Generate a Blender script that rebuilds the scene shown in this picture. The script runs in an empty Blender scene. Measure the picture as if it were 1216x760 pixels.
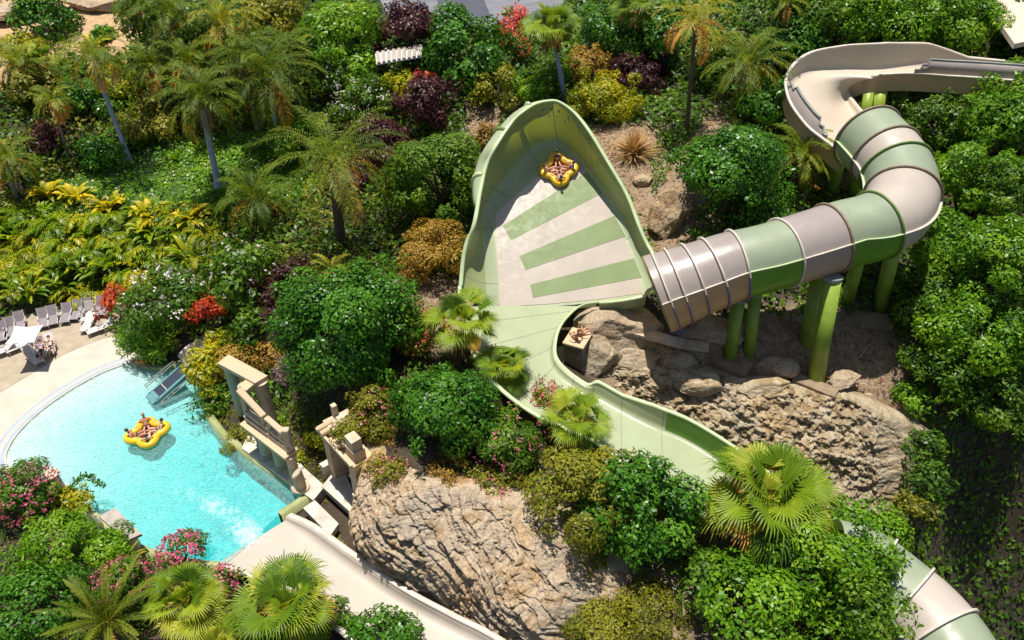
import bpy, bmesh, math, random
import numpy as np
from mathutils import Vector, Matrix
from math import sin, cos, pi, radians as R_

# ---------------------------------------------------------------- camera, light
SC = bpy.context.scene
COL = SC.collection
CAMH, PITCH, FPX = 35.0, 38.0, 875.0
cam_d = bpy.data.cameras.new('camera'); cam = bpy.data.objects.new('camera', cam_d); COL.objects.link(cam)
cam.location = (0, 0, CAMH); cam.rotation_euler = (R_(90 - PITCH), 0, 0)
cam_d.sensor_width = 36; cam_d.lens = 36 * FPX / 1216; cam_d.clip_start = 0.5; cam_d.clip_end = 3000
SC.camera = cam
SUN_DIR = Vector((-0.08, 0.14, 0.985)).normalized()          # towards the sun
SUN_EL = math.asin(SUN_DIR.z); SUN_AZ = math.atan2(SUN_DIR.x, SUN_DIR.y)
W = bpy.data.worlds.new("World"); SC.world = W; W.use_nodes = True
nt = W.node_tree; nt.nodes.clear()
wo = nt.nodes.new('ShaderNodeOutputWorld'); bg = nt.nodes.new('ShaderNodeBackground'); sk = nt.nodes.new('ShaderNodeTexSky')
sk.sky_type = 'NISHITA'; sk.sun_disc = False; sk.sun_elevation = SUN_EL; sk.sun_rotation = SUN_AZ
bg.inputs[1].default_value = 0.075
nt.links.new(sk.outputs[0], bg.inputs[0]); nt.links.new(bg.outputs[0], wo.inputs[0])
sd = bpy.data.lights.new('sun', 'SUN'); sun = bpy.data.objects.new('sun', sd); COL.objects.link(sun)
sd.energy = 5.0; sd.angle = R_(0.5); sd.color = (1.0, 0.955, 0.88)
sun.rotation_euler = SUN_DIR.to_track_quat('Z', 'Y').to_euler(); sun.location = (0, 40, 80)
SC.view_settings.view_transform = 'Standard'; SC.view_settings.look = 'None'
SC.view_settings.exposure = 0.38; SC.view_settings.gamma = 1; SC.view_settings.use_curve_mapping = False
SC.cycles.max_bounces = 8; SC.cycles.transparent_max_bounces = 12
SC.cycles.volume_bounces = 0

# ---------------------------------------------------------------- survey: photo bearings -> metres
cp_, sp_ = cos(R_(PITCH)), sin(R_(PITCH))
def ray(px, py):
    u = (px - 608) / FPX; v = (380 - py) / FPX
    return np.array([u, cp_ + v * sp_, -sp_ + v * cp_])
def P(px, py, z):
    d = ray(px, py); t = (z - CAMH) / d[2]
    return np.array([0, 0, CAMH]) + d * t
def depth(p): return p[1] * cp_ + (CAMH - p[2]) * sp_
def mpp(p): return depth(p) / FPX            # metres per photo pixel at p

# ---------------------------------------------------------------- noise
def _hash(ix, iy, iz):
    n = (ix * 374761393 + iy * 668265263 + iz * 1442695041) & 0xffffffff
    n = ((n ^ (n >> 13)) * 1274126177) & 0xffffffff
    n = (n ^ (n >> 16)) & 0xffffffff
    return n / 4294967295.0
def vnoise(p):
    p = np.asarray(p, float); i = np.floor(p).astype(np.int64); f = p - i; f = f * f * (3 - 2 * f)
    r = 0
    for dx in (0, 1):
        for dy in (0, 1):
            for dz in (0, 1):
                w = (f[..., 0] if dx else 1 - f[..., 0]) * (f[..., 1] if dy else 1 - f[..., 1]) * (f[..., 2] if dz else 1 - f[..., 2])
                r = r + w * _hash(i[..., 0] + dx, i[..., 1] + dy, i[..., 2] + dz)
    return r
def fbm(p, o=4, g=.5):
    p = np.asarray(p, float); a = 1; s = 0; t = 0
    for k in range(o):
        s = s + a * (vnoise(p * 2 ** k + 17.3 * k) - .5); t += a; a *= g
    return s / t * 2
def n2(x, y, f, o=3, s=0.): return fbm(np.stack([np.asarray(x) * f, np.asarray(y) * f, np.zeros_like(x) + s], -1), o)

# ---------------------------------------------------------------- polygons
def inpoly(x, y, poly):
    x = np.asarray(x, float); y = np.asarray(y, float); c = np.zeros(x.shape, bool)
    n = len(poly)
    for i in range(n):
        x1, y1 = poly[i][0], poly[i][1]; x2, y2 = poly[(i + 1) % n][0], poly[(i + 1) % n][1]
        if y1 == y2: continue
        m = ((y1 > y) != (y2 > y)) & (x < (x2 - x1) * (y - y1) / (y2 - y1) + x1)
        c ^= m
    return c
def distpoly(x, y, poly, closed=True):
    x = np.asarray(x, float); y = np.asarray(y, float); d = np.full(x.shape, 1e9); n = len(poly)
    for i in range(n if closed else n - 1):
        a = poly[i]; b = poly[(i + 1) % n]; ex, ey = b[0] - a[0], b[1] - a[1]
        t = np.clip(((x - a[0]) * ex + (y - a[1]) * ey) / (ex * ex + ey * ey + 1e-9), 0, 1)
        d = np.minimum(d, np.hypot(x - a[0] - t * ex, y - a[1] - t * ey))
    return d
def catmull(pts, n):
    pts = np.asarray(pts, float); m = len(pts); out = []
    for k in range(n):
        s = k / (n - 1) * (m - 1); i = min(int(s), m - 2); t = s - i
        p0 = pts[i - 1] if i > 0 else 2 * pts[0] - pts[1]; p1, p2 = pts[i], pts[i + 1]
        p3 = pts[i + 2] if i + 2 < m else 2 * pts[-1] - pts[-2]
        out.append(.5 * ((2 * p1) + (-p0 + p2) * t + (2 * p0 - 5 * p1 + 4 * p2 - p3) * t * t + (-p0 + 3 * p1 - 3 * p2 + p3) * t ** 3))
    return np.array(out)
def resample(pts, n):
    pts = np.asarray(pts, float); d = np.r_[0, np.cumsum(np.linalg.norm(np.diff(pts, axis=0), axis=1))]
    s = np.linspace(0, d[-1], n); return np.stack([np.interp(s, d, pts[:, k]) for k in range(pts.shape[1])], -1)

# ---------------------------------------------------------------- object helpers
def meta(o, label=None, cat=None, group=None, kind=None):
    if label: o['label'] = label
    if cat: o['category'] = cat
    if group: o['group'] = group
    if kind: o['kind'] = kind
    return o
def empty(name, loc, label, cat, group=None, rz=0.0):
    o = bpy.data.objects.new(name, None); COL.objects.link(o); o.location = Vector(loc); o.rotation_euler = (0, 0, rz)
    o.empty_display_size = .2
    return meta(o, label, cat, group)
def link(name, me, parent=None, world=True):
    """mesh given in world coordinates; parented objects keep their world place (parents are unrotated)"""
    o = bpy.data.objects.new(name, me); COL.objects.link(o)
    if parent is not None:
        o.parent = parent
        if world:
            pl = Vector((0, 0, 0)); q = parent
            while q is not None: pl = pl + q.location; q = q.parent
            o.location = -pl
    return o
def npmesh(name, V, Fs, mats, tint=None, smooth=False, mi=None, attr=None):
    V = np.asarray(V, np.float32).reshape(-1, 3); Fs = np.asarray(Fs, np.int32); k = Fs.shape[1]
    me = bpy.data.meshes.new(name); me.vertices.add(len(V)); me.vertices.foreach_set('co', V.ravel())
    me.loops.add(Fs.size); me.loops.foreach_set('vertex_index', Fs.ravel())
    me.polygons.add(len(Fs)); me.polygons.foreach_set('loop_start', np.arange(0, Fs.size, k, dtype=np.int32))
    try: me.polygons.foreach_set('loop_total', np.full(len(Fs), k, np.int32))
    except Exception: pass
    for m in (mats if isinstance(mats, (list, tuple)) else [mats]): me.materials.append(m)
    if mi is not None: me.polygons.foreach_set('material_index', np.asarray(mi, np.int32))
    if tint is not None:
        a = me.attributes.new('tint', 'FLOAT', 'FACE'); a.data.foreach_set('value', np.asarray(tint, np.float32))
    if attr is not None:
        for nm, val in attr.items():
            a = me.attributes.new(nm, 'FLOAT_COLOR', 'POINT'); a.data.foreach_set('color', np.asarray(val, np.float32).ravel())
    if smooth: me.polygons.foreach_set('use_smooth', np.ones(len(Fs), bool))
    me.update(calc_edges=True); me.validate()
    return me
def gridmesh(name, G, mats, smooth=True, closeu=False, mi=None, attr=None):
    G = np.asarray(G, float); a, b = G.shape[:2]; idx = np.arange(a * b).reshape(a, b)
    if closeu: idx = np.vstack([idx, idx[:1]])
    F = np.stack([idx[:-1, :-1], idx[1:, :-1], idx[1:, 1:], idx[:-1, 1:]], -1).reshape(-1, 4)
    return npmesh(name, G.reshape(-1, 3), F, mats, smooth=smooth, mi=mi, attr=attr)
def bmmesh(name, bm, mats, smooth=False, bevel=0, seg=2):
    if bevel:
        bmesh.ops.bevel(bm, geom=[e for e in bm.edges if len(e.link_faces) == 2 and e.calc_face_angle(0) > .6], offset=bevel, segments=seg, affect='EDGES')
    bmesh.ops.recalc_face_normals(bm, faces=bm.faces)
    me = bpy.data.meshes.new(name); bm.to_mesh(me); bm.free()
    for m in (mats if isinstance(mats, (list, tuple)) else [mats]): me.materials.append(m)
    if smooth: me.polygons.foreach_set('use_smooth', np.ones(len(me.polygons), bool))
    return me
def addbox(bm, c, s, rz=0, M=None):
    m = (M or Matrix()) @ Matrix.Translation(c) @ Matrix.Rotation(rz, 4, 'Z') @ Matrix.Diagonal((s[0], s[1], s[2], 1))
    return bmesh.ops.create_cube(bm, size=1, matrix=m)
def addprism(bm, pts, z0, z1):
    """vertical prism over xy outline; z may be lists"""
    n = len(pts); z0 = [z0] * n if not hasattr(z0, '__len__') else z0; z1 = [z1] * n if not hasattr(z1, '__len__') else z1
    a = [bm.verts.new((p[0], p[1], z0[i])) for i, p in enumerate(pts)]; b = [bm.verts.new((p[0], p[1], z1[i])) for i, p in enumerate(pts)]
    bm.faces.new(a[::-1]); bm.faces.new(b)
    for i in range(n): bm.faces.new((a[i], a[(i + 1) % n], b[(i + 1) % n], b[i]))
def addtube(bm, pts, rad, n=8, cap=True):
    pts = [Vector(p) for p in pts]; rad = rad if hasattr(rad, '__len__') else [rad] * len(pts); rings = []
    up = Vector((0, 0, 1))
    for i, p in enumerate(pts):
        t = (pts[min(i + 1, len(pts) - 1)] - pts[max(i - 1, 0)]).normalized()
        s = t.cross(up if abs(t.z) < .95 else Vector((1, 0, 0))).normalized(); u = s.cross(t)
        rings.append([bm.verts.new(p + (s * cos(a) + u * sin(a)) * rad[i]) for a in (2 * pi * k / n for k in range(n))])
    for r0, r1 in zip(rings, rings[1:]):
        for k in range(n): bm.faces.new((r0[k], r0[(k + 1) % n], r1[(k + 1) % n], r1[k]))
    if cap: bm.faces.new(rings[0][::-1]); bm.faces.new(rings[-1])
def addlathe(bm, c, prof, n=16):
    c = Vector(c); rings = [[bm.verts.new(c + Vector((r * cos(2 * pi * k / n), r * sin(2 * pi * k / n), z))) for k in range(n)] for r, z in prof]
    for r0, r1 in zip(rings, rings[1:]):
        for k in range(n): bm.faces.new((r0[k], r0[(k + 1) % n], r1[(k + 1) % n], r1[k]))
    bm.faces.new(rings[0][::-1]); bm.faces.new(rings[-1])

# ---------------------------------------------------------------- materials
def newmat(name):
    m = bpy.data.materials.new(name); m.use_nodes = True; nt = m.node_tree
    b = nt.nodes['Principled BSDF']; return m, nt, b, nt.nodes['Material Output']
def node(nt, t, **k):
    n = nt.nodes.new(t)
    for a, v in k.items(): setattr(n, a, v)
    return n
def ramp(nt, fac, stops):
    r = node(nt, 'ShaderNodeValToRGB'); e = r.color_ramp.elements
    while len(e) > 1: e.remove(e[0])
    e[0].position = stops[0][0]; e[0].color = (*stops[0][1], 1)
    for p, c in stops[1:]:
        q = e.new(p); q.color = (*c, 1)
    nt.links.new(fac, r.inputs[0]); return r
def noise(nt, scale, detail=5, rough=.55, dist=0, vec=None):
    n = node(nt, 'ShaderNodeTexNoise'); n.inputs['Scale'].default_value = scale; n.inputs['Detail'].default_value = detail
    n.inputs['Roughness'].default_value = rough; n.inputs['Distortion'].default_value = dist
    if vec is None:
        tc = node(nt, 'ShaderNodeNewGeometry'); vec = tc.outputs['Position']
    nt.links.new(vec, n.inputs['Vector']); return n
def bump(nt, b, h, strength=.3, dist=.05):
    bp = node(nt, 'ShaderNodeBump'); bp.inputs['Strength'].default_value = strength; bp.inputs['Distance'].default_value = dist
    nt.links.new(h, bp.inputs['Height']); nt.links.new(bp.outputs[0], b.inputs['Normal']); return bp
def simple(name, c1, c2=None, rough=.6, scale=3, bumpv=0, bscale=12, metal=0, spec=None):
    m, nt, b, o = newmat(name); c2 = c2 or tuple(x * .8 for x in c1)
    n = noise(nt, scale); r = ramp(nt, n.outputs[0], [(.3, c2), (.7, c1)]); nt.links.new(r.outputs[0], b.inputs['Base Color'])
    b.inputs['Roughness'].default_value = rough; b.inputs['Metallic'].default_value = metal
    if spec is not None: b.inputs['Specular IOR Level'].default_value = spec
    if bumpv: bump(nt, b, noise(nt, bscale, 6).outputs[0], bumpv)
    return m
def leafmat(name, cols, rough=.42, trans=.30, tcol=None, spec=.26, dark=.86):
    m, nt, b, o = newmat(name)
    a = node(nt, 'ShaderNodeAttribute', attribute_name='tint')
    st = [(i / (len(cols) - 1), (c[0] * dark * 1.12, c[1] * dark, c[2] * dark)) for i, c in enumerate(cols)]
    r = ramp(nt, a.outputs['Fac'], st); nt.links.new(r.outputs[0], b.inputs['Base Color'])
    b.inputs['Roughness'].default_value = rough; b.inputs['Specular IOR Level'].default_value = spec
    tr = node(nt, 'ShaderNodeBsdfTranslucent'); mx = node(nt, 'ShaderNodeMixShader'); mx.inputs[0].default_value = trans
    mul = node(nt, 'ShaderNodeMix', data_type='RGBA', blend_type='MULTIPLY'); mul.inputs[0].default_value = 1
    nt.links.new(r.outputs[0], mul.inputs[6]); mul.inputs[7].default_value = (*(tcol or (1.5, 1.35, .5)), 1)
    nt.links.new(mul.outputs[2], tr.inputs[0])
    nt.links.new(b.outputs[0], mx.inputs[1]); nt.links.new(tr.outputs[0], mx.inputs[2]); nt.links.new(mx.outputs[0], o.inputs[0])
    return m
def shellmat(name, c, tc, trans=.3, rough=.28):
    m, nt, b, o = newmat(name)
    n = noise(nt, .5, 4, .5); dk = tuple(x * .90 for x in c)
    r = ramp(nt, n.outputs[0], [(.3, dk), (.62, c)])
    # water stains and limescale streaks running over the gelcoat
    n3 = noise(nt, 1.6, 5, .6, .8); r3 = ramp(nt, n3.outputs[0], [(.45, (1, 1, 1)), (.8, (.93, .92, .88))])
    mu = node(nt, 'ShaderNodeMix', data_type='RGBA', blend_type='MULTIPLY'); mu.inputs[0].default_value = 1
    nt.links.new(r.outputs[0], mu.inputs[6]); nt.links.new(r3.outputs[0], mu.inputs[7])
    nt.links.new(mu.outputs[2], b.inputs['Base Color']); b.inputs['Roughness'].default_value = rough
    rr = ramp(nt, n3.outputs[0], [(.3, (rough * .7,) * 3), (.8, (min(1, rough * 1.8),) * 3)]); nt.links.new(rr.outputs[0], b.inputs['Roughness'])
    bump(nt, b, noise(nt, 1.3, 3).outputs[0], .12, .08)
    tr = node(nt, 'ShaderNodeBsdfTranslucent'); tr.inputs[0].default_value = (*tc, 1); mx = node(nt, 'ShaderNodeMixShader'); mx.inputs[0].default_value = trans
    nt.links.new(b.outputs[0], mx.inputs[1]); nt.links.new(tr.outputs[0], mx.inputs[2]); nt.links.new(mx.outputs[0], o.inputs[0])
    return m
def rockmat(name, stops, scale=.8, strata=True):
    m, nt, b, o = newmat(name)
    g = node(nt, 'ShaderNodeNewGeometry'); mp = node(nt, 'ShaderNodeMapping'); nt.links.new(g.outputs['Position'], mp.inputs[0])
    mp.inputs['Rotation'].default_value = (R_(25), R_(-32), 0); mp.inputs['Scale'].default_value = (1, 1, 3.2 if strata else 1)
    n1 = noise(nt, scale, 9, .62, .4, mp.outputs[0]); r = ramp(nt, n1.outputs[0], stops)
    n2_ = noise(nt, 6, 8, .7, .2, mp.outputs[0]); r2 = ramp(nt, n2_.outputs[0], [(.32, (.45, .42, .40)), (.55, (1, 1, 1))])
    mu = node(nt, 'ShaderNodeMix', data_type='RGBA', blend_type='MULTIPLY'); mu.inputs[0].default_value = .8
    nt.links.new(r.outputs[0], mu.inputs[6]); nt.links.new(r2.outputs[0], mu.inputs[7])
    n5 = noise(nt, .28, 5, .6, .3); r5 = ramp(nt, n5.outputs[0], [(.34, (1.0, .84, .62)), (.46, (1, .97, .92)), (.62, (.86, .87, .88))])
    mu2 = node(nt, 'ShaderNodeMix', data_type='RGBA', blend_type='MULTIPLY'); mu2.inputs[0].default_value = 1
    nt.links.new(mu.outputs[2], mu2.inputs[6]); nt.links.new(r5.outputs[0], mu2.inputs[7]); nt.links.new(mu2.outputs[2], b.inputs['Base Color'])
    b.inputs['Roughness'].default_value = .9
    n4 = noise(nt, 3, 10, .7, .3, mp.outputs[0]); bump(nt, b, n4.outputs[0], 1.0, .22)
    return m

M = {}
M['green'] = shellmat('sage_fibreglass', (.42, .465, .285), (.24, .36, .02), .16)
M['vivid'] = shellmat('vivid_green_fibreglass', (.16, .34, .05), (.20, .48, .02), .38)  # on lower tube halves this colour holds underside shade and transmitted glow
M['beige'] = shellmat('beige_fibreglass', (.66, .555, .43), (.75, .52, .22), .16)
M['tube_green'] = shellmat('faded_sage_fibreglass', (.325, .375, .255), (.28, .42, .05), .18, .36)
M['tube_beige'] = shellmat('faded_beige_fibreglass', (.53, .455, .385), (.7, .5, .25), .14, .36)
M['mauve'] = shellmat('taupe_fibreglass', (.40, .350, .325), (.8, .5, .15), .22)
M['tan'] = shellmat('tan_fibreglass', (.44, .35, .24), (.8, .5, .12), .30)
M['cream'] = shellmat('cream_chute', (.48, .42, .35), (.6, .5, .4), .03, .38)
M['shaded_wall'] = shellmat('shaded_olive_fibreglass', (.34, .39, .17), (.42, .46, .02), .24)  # olive tone puts the wall's shade and see-through glow into the colour
M['panel'] = shellmat('pale_beige_gelcoat', (.49, .425, .355), (.5, .4, .3), .04, .16)
M['stripe'] = shellmat('sage_painted_stripe', (.235, .295, .135), (.3, .4, .1), .04, .14)
M['rim_green'] = simple('sage_rim', (.52, .62, .36), (.42, .52, .26), .4, 2)
M['rim_beige'] = simple('beige_rim', (.68, .60, .52), (.52, .44, .36), .45, 2)
M['rib_brown'] = simple('brown_rib', (.30, .22, .15), (.20, .14, .09), .5, 3)
M['rib_violet'] = simple('violet_grey_rib', (.20, .19, .30), (.14, .13, .22), .5, 3)
M['rib_green'] = simple('green_rib', (.17, .27, .06), (.11, .18, .04), .45, 3)
M['post'] = simple('green_painted_steel', (.30, .40, .045), (.20, .30, .035), .4, 1.5, .1, 30)
M['cap'] = simple('grey_steel', (.25, .27, .25), None, .5, 4)
M['rock_pale'] = rockmat('pale_cliff_rock', [(.22, (.18, .10, .045)), (.36, (.44, .29, .15)), (.5, (.62, .50, .35)), (.62, (.44, .35, .26)), (.78, (.70, .59, .44))], .75)
M['rock_gold'] = rockmat('golden_cliff_rock', [(.22, (.12, .075, .035)), (.4, (.36, .26, .14)), (.55, (.55, .45, .30)), (.75, (.64, .56, .42))], .9)
M['boulder'] = rockmat('grey_boulder_rock', [(.25, (.24, .15, .085)), (.45, (.46, .35, .23)), (.7, (.60, .49, .35))], .7, False)
M['ruin'] = simple('weathered_ruin_stone', (.60, .50, .36), (.40, .30, .19), .85, 2.2, .5, 9)
M['ruin_top'] = simple('ochre_stained_stone', (.58, .40, .22), (.48, .38, .27), .85, 1.6, .4, 9)
M['ruin_green'] = simple('green_stained_column', (.30, .36, .25), (.38, .36, .27), .8, 1.6, .4, 9)
M['marble'] = simple('cracked_marble', (.62, .57, .47), (.36, .32, .26), .7, 1.4, .5, 7)
M['bark'] = simple('brown_bark', (.16, .115, .075), (.08, .055, .035), .95, 4, .8, 14)
M['concrete'] = simple('stained_concrete', (.32, .23, .14), (.17, .125, .08), .9, 1.5, .4, 10)
# ================================================================ terrain
CTRL = [(-60,430,.3),(0,400,.3),(60,372,.4),(130,352,.5),(0,345,.9),(100,322,1.3),(200,330,1.8),(0,270,3),(100,260,3.5),(200,260,4),(300,300,3.5),(150,195,5.5),
(260,222,5.3),(333,180,6),(50,200,5.5),(0,130,8),(100,120,8),(200,110,8.5),(300,110,8.5),(400,120,8.5),(0,60,10),(60,50,10.3),(150,50,10.5),(300,40,10.5),(450,60,10.5),
(0,0,12),(150,0,12.3),(300,-20,12),(470,18,11),(560,15,11),(640,15,11),(700,0,12),(500,150,7.5),(540,230,6),(430,300,5),(330,340,4),(230,380,2),(180,425,.4),(250,440,.8),(470,380,4.6),
(410,470,3.2),(330,460,1.8),(300,500,.7),(350,540,.45),(400,560,.6),(500,450,4.2),(540,400,4.3),(440,545,4.6),(520,540,5.0),(600,560,4.3),(600,480,3.9),(640,640,4),(700,560,3.0),(760,640,2.6),
(700,700,2.3),(640,745,.8),(850,680,2.2),(950,700,1.3),(1000,760,.6),(760,760,1.8),(570,350,3.9),(640,320,4.2),(690,365,3.3),(680,250,6),(640,180,7.6),(640,100,9.5),(700,120,8.5),(750,180,8),
(800,260,6.5),(790,235,7.2),(850,150,9),(820,155,9),(900,250,7),(860,300,5.2),(900,400,2.5),(865,427,1.5),(970,445,.5),(1000,420,1),(1040,372,1.3),(1000,330,2.6),(740,400,3.2),(800,420,2.3),
(740,440,1.6),(780,480,-.4),(860,500,-1),(1000,475,.1),(1040,560,-4),(960,600,-4),(900,570,-3),(1130,500,-2.5),(1190,500,-2.5),(1135,560,-7),(1200,560,-7),(1115,640,-11),(1200,640,-12),(1160,760,-19),(1260,760,-19),(1150,450,0),(1216,400,2),(1100,400,1.5),  # ravine made extra deep and steep so its slope falls dark
(1150,300,4),(1216,200,8),(1100,150,8),(1000,200,6),(1000,120,8),(900,100,10),(1000,40,13),(1100,0,15),(1216,0,16),(1216,100,12),(660,420,2.8),(670,450,2.2),(720,480,1.4),
(0,620,.5),(100,690,.5),(200,740,.5),(0,760,.5),(-150,700,.5),(-150,300,2.5),(-150,100,10),(-100,0,13),(1330,700,-16),(1330,500,-2),(1330,250,7),(1330,60,15)]
cx = np.array([P(a, b, c) for a, b, c in CTRL] + [np.array(q, float) for q in
     [(-90, 110, 15), (-50, 120, 14), (0, 125, 13), (50, 120, 18), (100, 110, 20), (-90, 60, 9), (95, 60, 10), (-60, 20, .5), (70, 15, -20), (0, 5, 0), (-120, 150, 17), (120, 150, 24), (0, 160, 16)]])
def _tps(d2): return d2 * np.log(d2 + 1e-9) * .5
_n = len(cx); _d2 = ((cx[:, None, :2] - cx[None, :, :2]) ** 2).sum(-1)
_A = np.zeros((_n + 3, _n + 3)); _A[:_n, :_n] = _tps(_d2) + np.eye(_n) * 6.0; _A[:_n, _n] = 1; _A[:_n, _n + 1:] = cx[:, :2]; _A[_n, :_n] = 1; _A[_n + 1:, :_n] = cx[:, :2].T
_w = np.linalg.solve(_A, np.r_[cx[:, 2], 0, 0, 0])
def tps(x, y):
    x = np.asarray(x, float); y = np.asarray(y, float); r = _w[_n] + _w[_n + 1] * x + _w[_n + 2] * y
    for i in range(_n): r = r + _w[i] * _tps((x - cx[i, 0]) ** 2 + (y - cx[i, 1]) ** 2)
    return r
# flat low ground: deck, pool, run-out chute
ZONE_A_PX = [(-160,440),(0,388),(70,368),(132,350),(152,392),(172,428),(236,434),(258,498),(305,545),(372,596),(388,572),(402,548),(428,560),(432,640),(480,696),(560,745),(650,800),(700,900),(430,1000),(300,760),(262,672),(215,680),(150,640),(60,578),(0,560),(-160,640)]
ZONE_A = [P(a, b, 0)[:2] for a, b in ZONE_A_PX]
# outline of the water (clockwise from the beach arc)
ARC_PX = [(10,556),(8,540),(18,520),(36,500),(60,480),(92,459),(122,443),(152,432)]
POOL_PX = ARC_PX + [(165,434),(190,438),(213,435),(236,455),(246,498),(264,522),(300,549),(362,591),(331,611),(300,640),(268,670),(240,668),(215,664),(165,647),(120,614),(75,580),(40,565)]
ARC = [P(a, b, 0)[:2] for a, b in ARC_PX]
POOL = [P(a, b, 0)[:2] for a, b in POOL_PX]
GX = np.arange(-100, 115.1, .5); GY = np.arange(8, 150.1, .5)
XX, YY = np.meshgrid(GX, GY, indexing='ij')
HB = tps(XX, YY)
HB = np.clip(HB, -24, 26) + n2(XX, YY, .22, 4) * .35 + n2(XX, YY, 1.1, 3, 5) * .10
dA = distpoly(XX, YY, ZONE_A); inA = inpoly(XX, YY, ZONE_A)
sm = np.clip(dA / 1.3, 0, 1); sm = sm * sm * (3 - 2 * sm)
HH = np.where(inA, -.25, -.25 * (1 - sm) + HB * sm)
dP = distpoly(XX, YY, POOL); inP = inpoly(XX, YY, POOL)
HH = np.where(inP | (dP < .3), -2.6, HH)
HT = np.where(inA | inP | (dP < .3), np.maximum(HH, -.25), HH)
def h(x, y):
    x = np.asarray(x, float); y = np.asarray(y, float)
    fx = np.clip((x - GX[0]) / .5, 0, len(GX) - 1.001); fy = np.clip((y - GY[0]) / .5, 0, len(GY) - 1.001)
    i = fx.astype(int); j = fy.astype(int); a = fx - i; b = fy - j
    return HT[i, j] * (1 - a) * (1 - b) + HT[i + 1, j] * a * (1 - b) + HT[i, j + 1] * (1 - a) * b + HT[i + 1, j + 1] * a * b
def hit(px, py, off=0.0):
    """first ground point (plus off metres) met by the bearing"""
    d = ray(px, py); o = np.array([0, 0, CAMH]); ts = np.arange(15, 190, .15)
    p = o + ts[:, None] * d; g = p[:, 2] - h(p[:, 0], p[:, 1]) - off
    k = np.argmax(g < 0) if (g < 0).any() else len(ts) - 1
    return p[k]
def unproj(p):
    """world -> survey bearings, vectorised"""
    p = np.asarray(p); dx = p[..., 0]; dy = p[..., 1]; dz = p[..., 2] - CAMH
    f = dy * cp_ - dz * sp_; v = (dy * sp_ + dz * cp_) / f
    return 608 + dx / f * FPX, 380 - v * FPX

# soil map: places on the ground given by world outlines
def gpoly(px): return [hit(a, b)[:2] for a, b in px]
SAND_TL = gpoly([(-60,30),(-60,110),(20,100),(40,72),(90,66),(150,68),(170,40),(150,15),(120,-10),(60,-30)])
DRY = [gpoly([(690,150),(770,150),(800,190),(850,130),(880,170),(850,235),(800,300),(775,300),(740,235),(715,190)]),
       gpoly([(900,385),(1040,370),(1080,440),(1085,560),(1040,585),(860,520),(740,470),(720,430),(800,400)]),
       gpoly([(600,640),(700,650),(800,700),(800,790),(620,800),(590,740)]),
       gpoly([(470,330),(560,350),(550,400),(490,400)]), gpoly([(560,130),(600,130),(585,170),(550,160)])]
LAWN = gpoly([(120,200),(200,170),(360,150),(380,230),(280,260),(200,250),(120,240),(60,250),(70,215)])
def rgbset(C, mask, col): C[mask] = col
colr = np.zeros(XX.shape + (4,)); colr[..., 3] = 1; colr[..., :3] = (.060, .042, .025)
colr[..., :3] += (n2(XX, YY, .5, 3, 9) * .02)[..., None]
for poly, c in [(SAND_TL, (.52, .34, .18)), (LAWN, (.05, .10, .02))] + [(d, (.30, .22, .14)) for d in DRY]:
    d = distpoly(XX, YY, poly); ins = inpoly(XX, YY, poly)
    wgt = np.where(ins, 1, np.clip(1 - (d + n2(XX, YY, .6, 3, 3) * 1.2) / 1.6, 0, 1))[..., None]
    colr[..., :3] = colr[..., :3] * (1 - wgt) + np.array(c) * wgt
red = gpoly([(1040,520),(1075,520),(1090,590),(1050,600)]); wgt = (inpoly(XX, YY, red))[..., None] * 1.0
colr[..., :3] = colr[..., :3] * (1 - wgt) + np.array((.34, .16, .06)) * wgt
def groundmat():
    m, nt, b, o = newmat('soil'); a = node(nt, 'ShaderNodeAttribute', attribute_name='soil')
    n = noise(nt, 1.7, 9, .7); r = ramp(nt, n.outputs[0], [(.25, (.45, .42, .4)), (.5, (.95, .95, .95)), (.75, (1.3, 1.25, 1.15))])
    mu = node(nt, 'ShaderNodeMix', data_type='RGBA', blend_type='MULTIPLY'); mu.inputs[0].default_value = 1
    nt.links.new(a.outputs['Color'], mu.inputs[6]); nt.links.new(r.outputs[0], mu.inputs[7]); nt.links.new(mu.outputs[2], b.inputs['Base Color'])
    b.inputs['Roughness'].default_value = .95; bump(nt, b, noise(nt, 5, 9, .75).outputs[0], .9, .12); return m
M['soil'] = groundmat()
me = gridmesh('ground', np.stack([XX, YY, HH], -1), M['soil'], attr={'soil': colr.reshape(-1, 4)})
meta(link('ground', me), kind='structure')
bm = bmesh.new(); addprism(bm, [(-900, -200), (900, -200), (900, 1600), (-900, 1600)], -32, -30)
meta(link('far_ground', bmmesh('far_ground', bm, M['soil'])), kind='structure')

# ---------------------------------------------------------------- deck, beach, pool
def sheet(name, px, z, mat, th=.1, pts=None, n=None, kind='structure'):
    pts = pts if pts is not None else [P(a, b, z)[:2] for a, b in px]
    if n: pts = catmull(np.array(pts), n)
    bm = bmesh.new(); addprism(bm, pts, z - th, z); bmesh.ops.recalc_face_normals(bm, faces=bm.faces)
    me = bpy.data.meshes.new(name); bm.to_mesh(me); bm.free(); me.materials.append(mat); o = link(name, me)
    return meta(o, kind=kind) if kind else o
M['sand'] = simple('beach_sand', (.42, .35, .25), (.30, .245, .17), .95, 1.3, .5, 16)
M['cream_deck'] = simple('cream_beach_render', (.52, .465, .375), (.44, .39, .31), .75, .8, .15, 12)
M['lane'] = simple('pale_blue_drain', (.36, .41, .52), (.28, .33, .44), .5, 3)
M['basin'] = simple('pool_basin', (.66, .68, .62), (.56, .60, .55), .6, .6)
outer_px = [(-170,535),(-60,497),(0,467),(40,443),(80,420),(128,401),(150,398)]
outer = [P(a, b, 0)[:2] for a, b in outer_px]; outc = catmull(np.array(outer), 30); arcc = catmull(np.array(ARC), 30)
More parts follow.
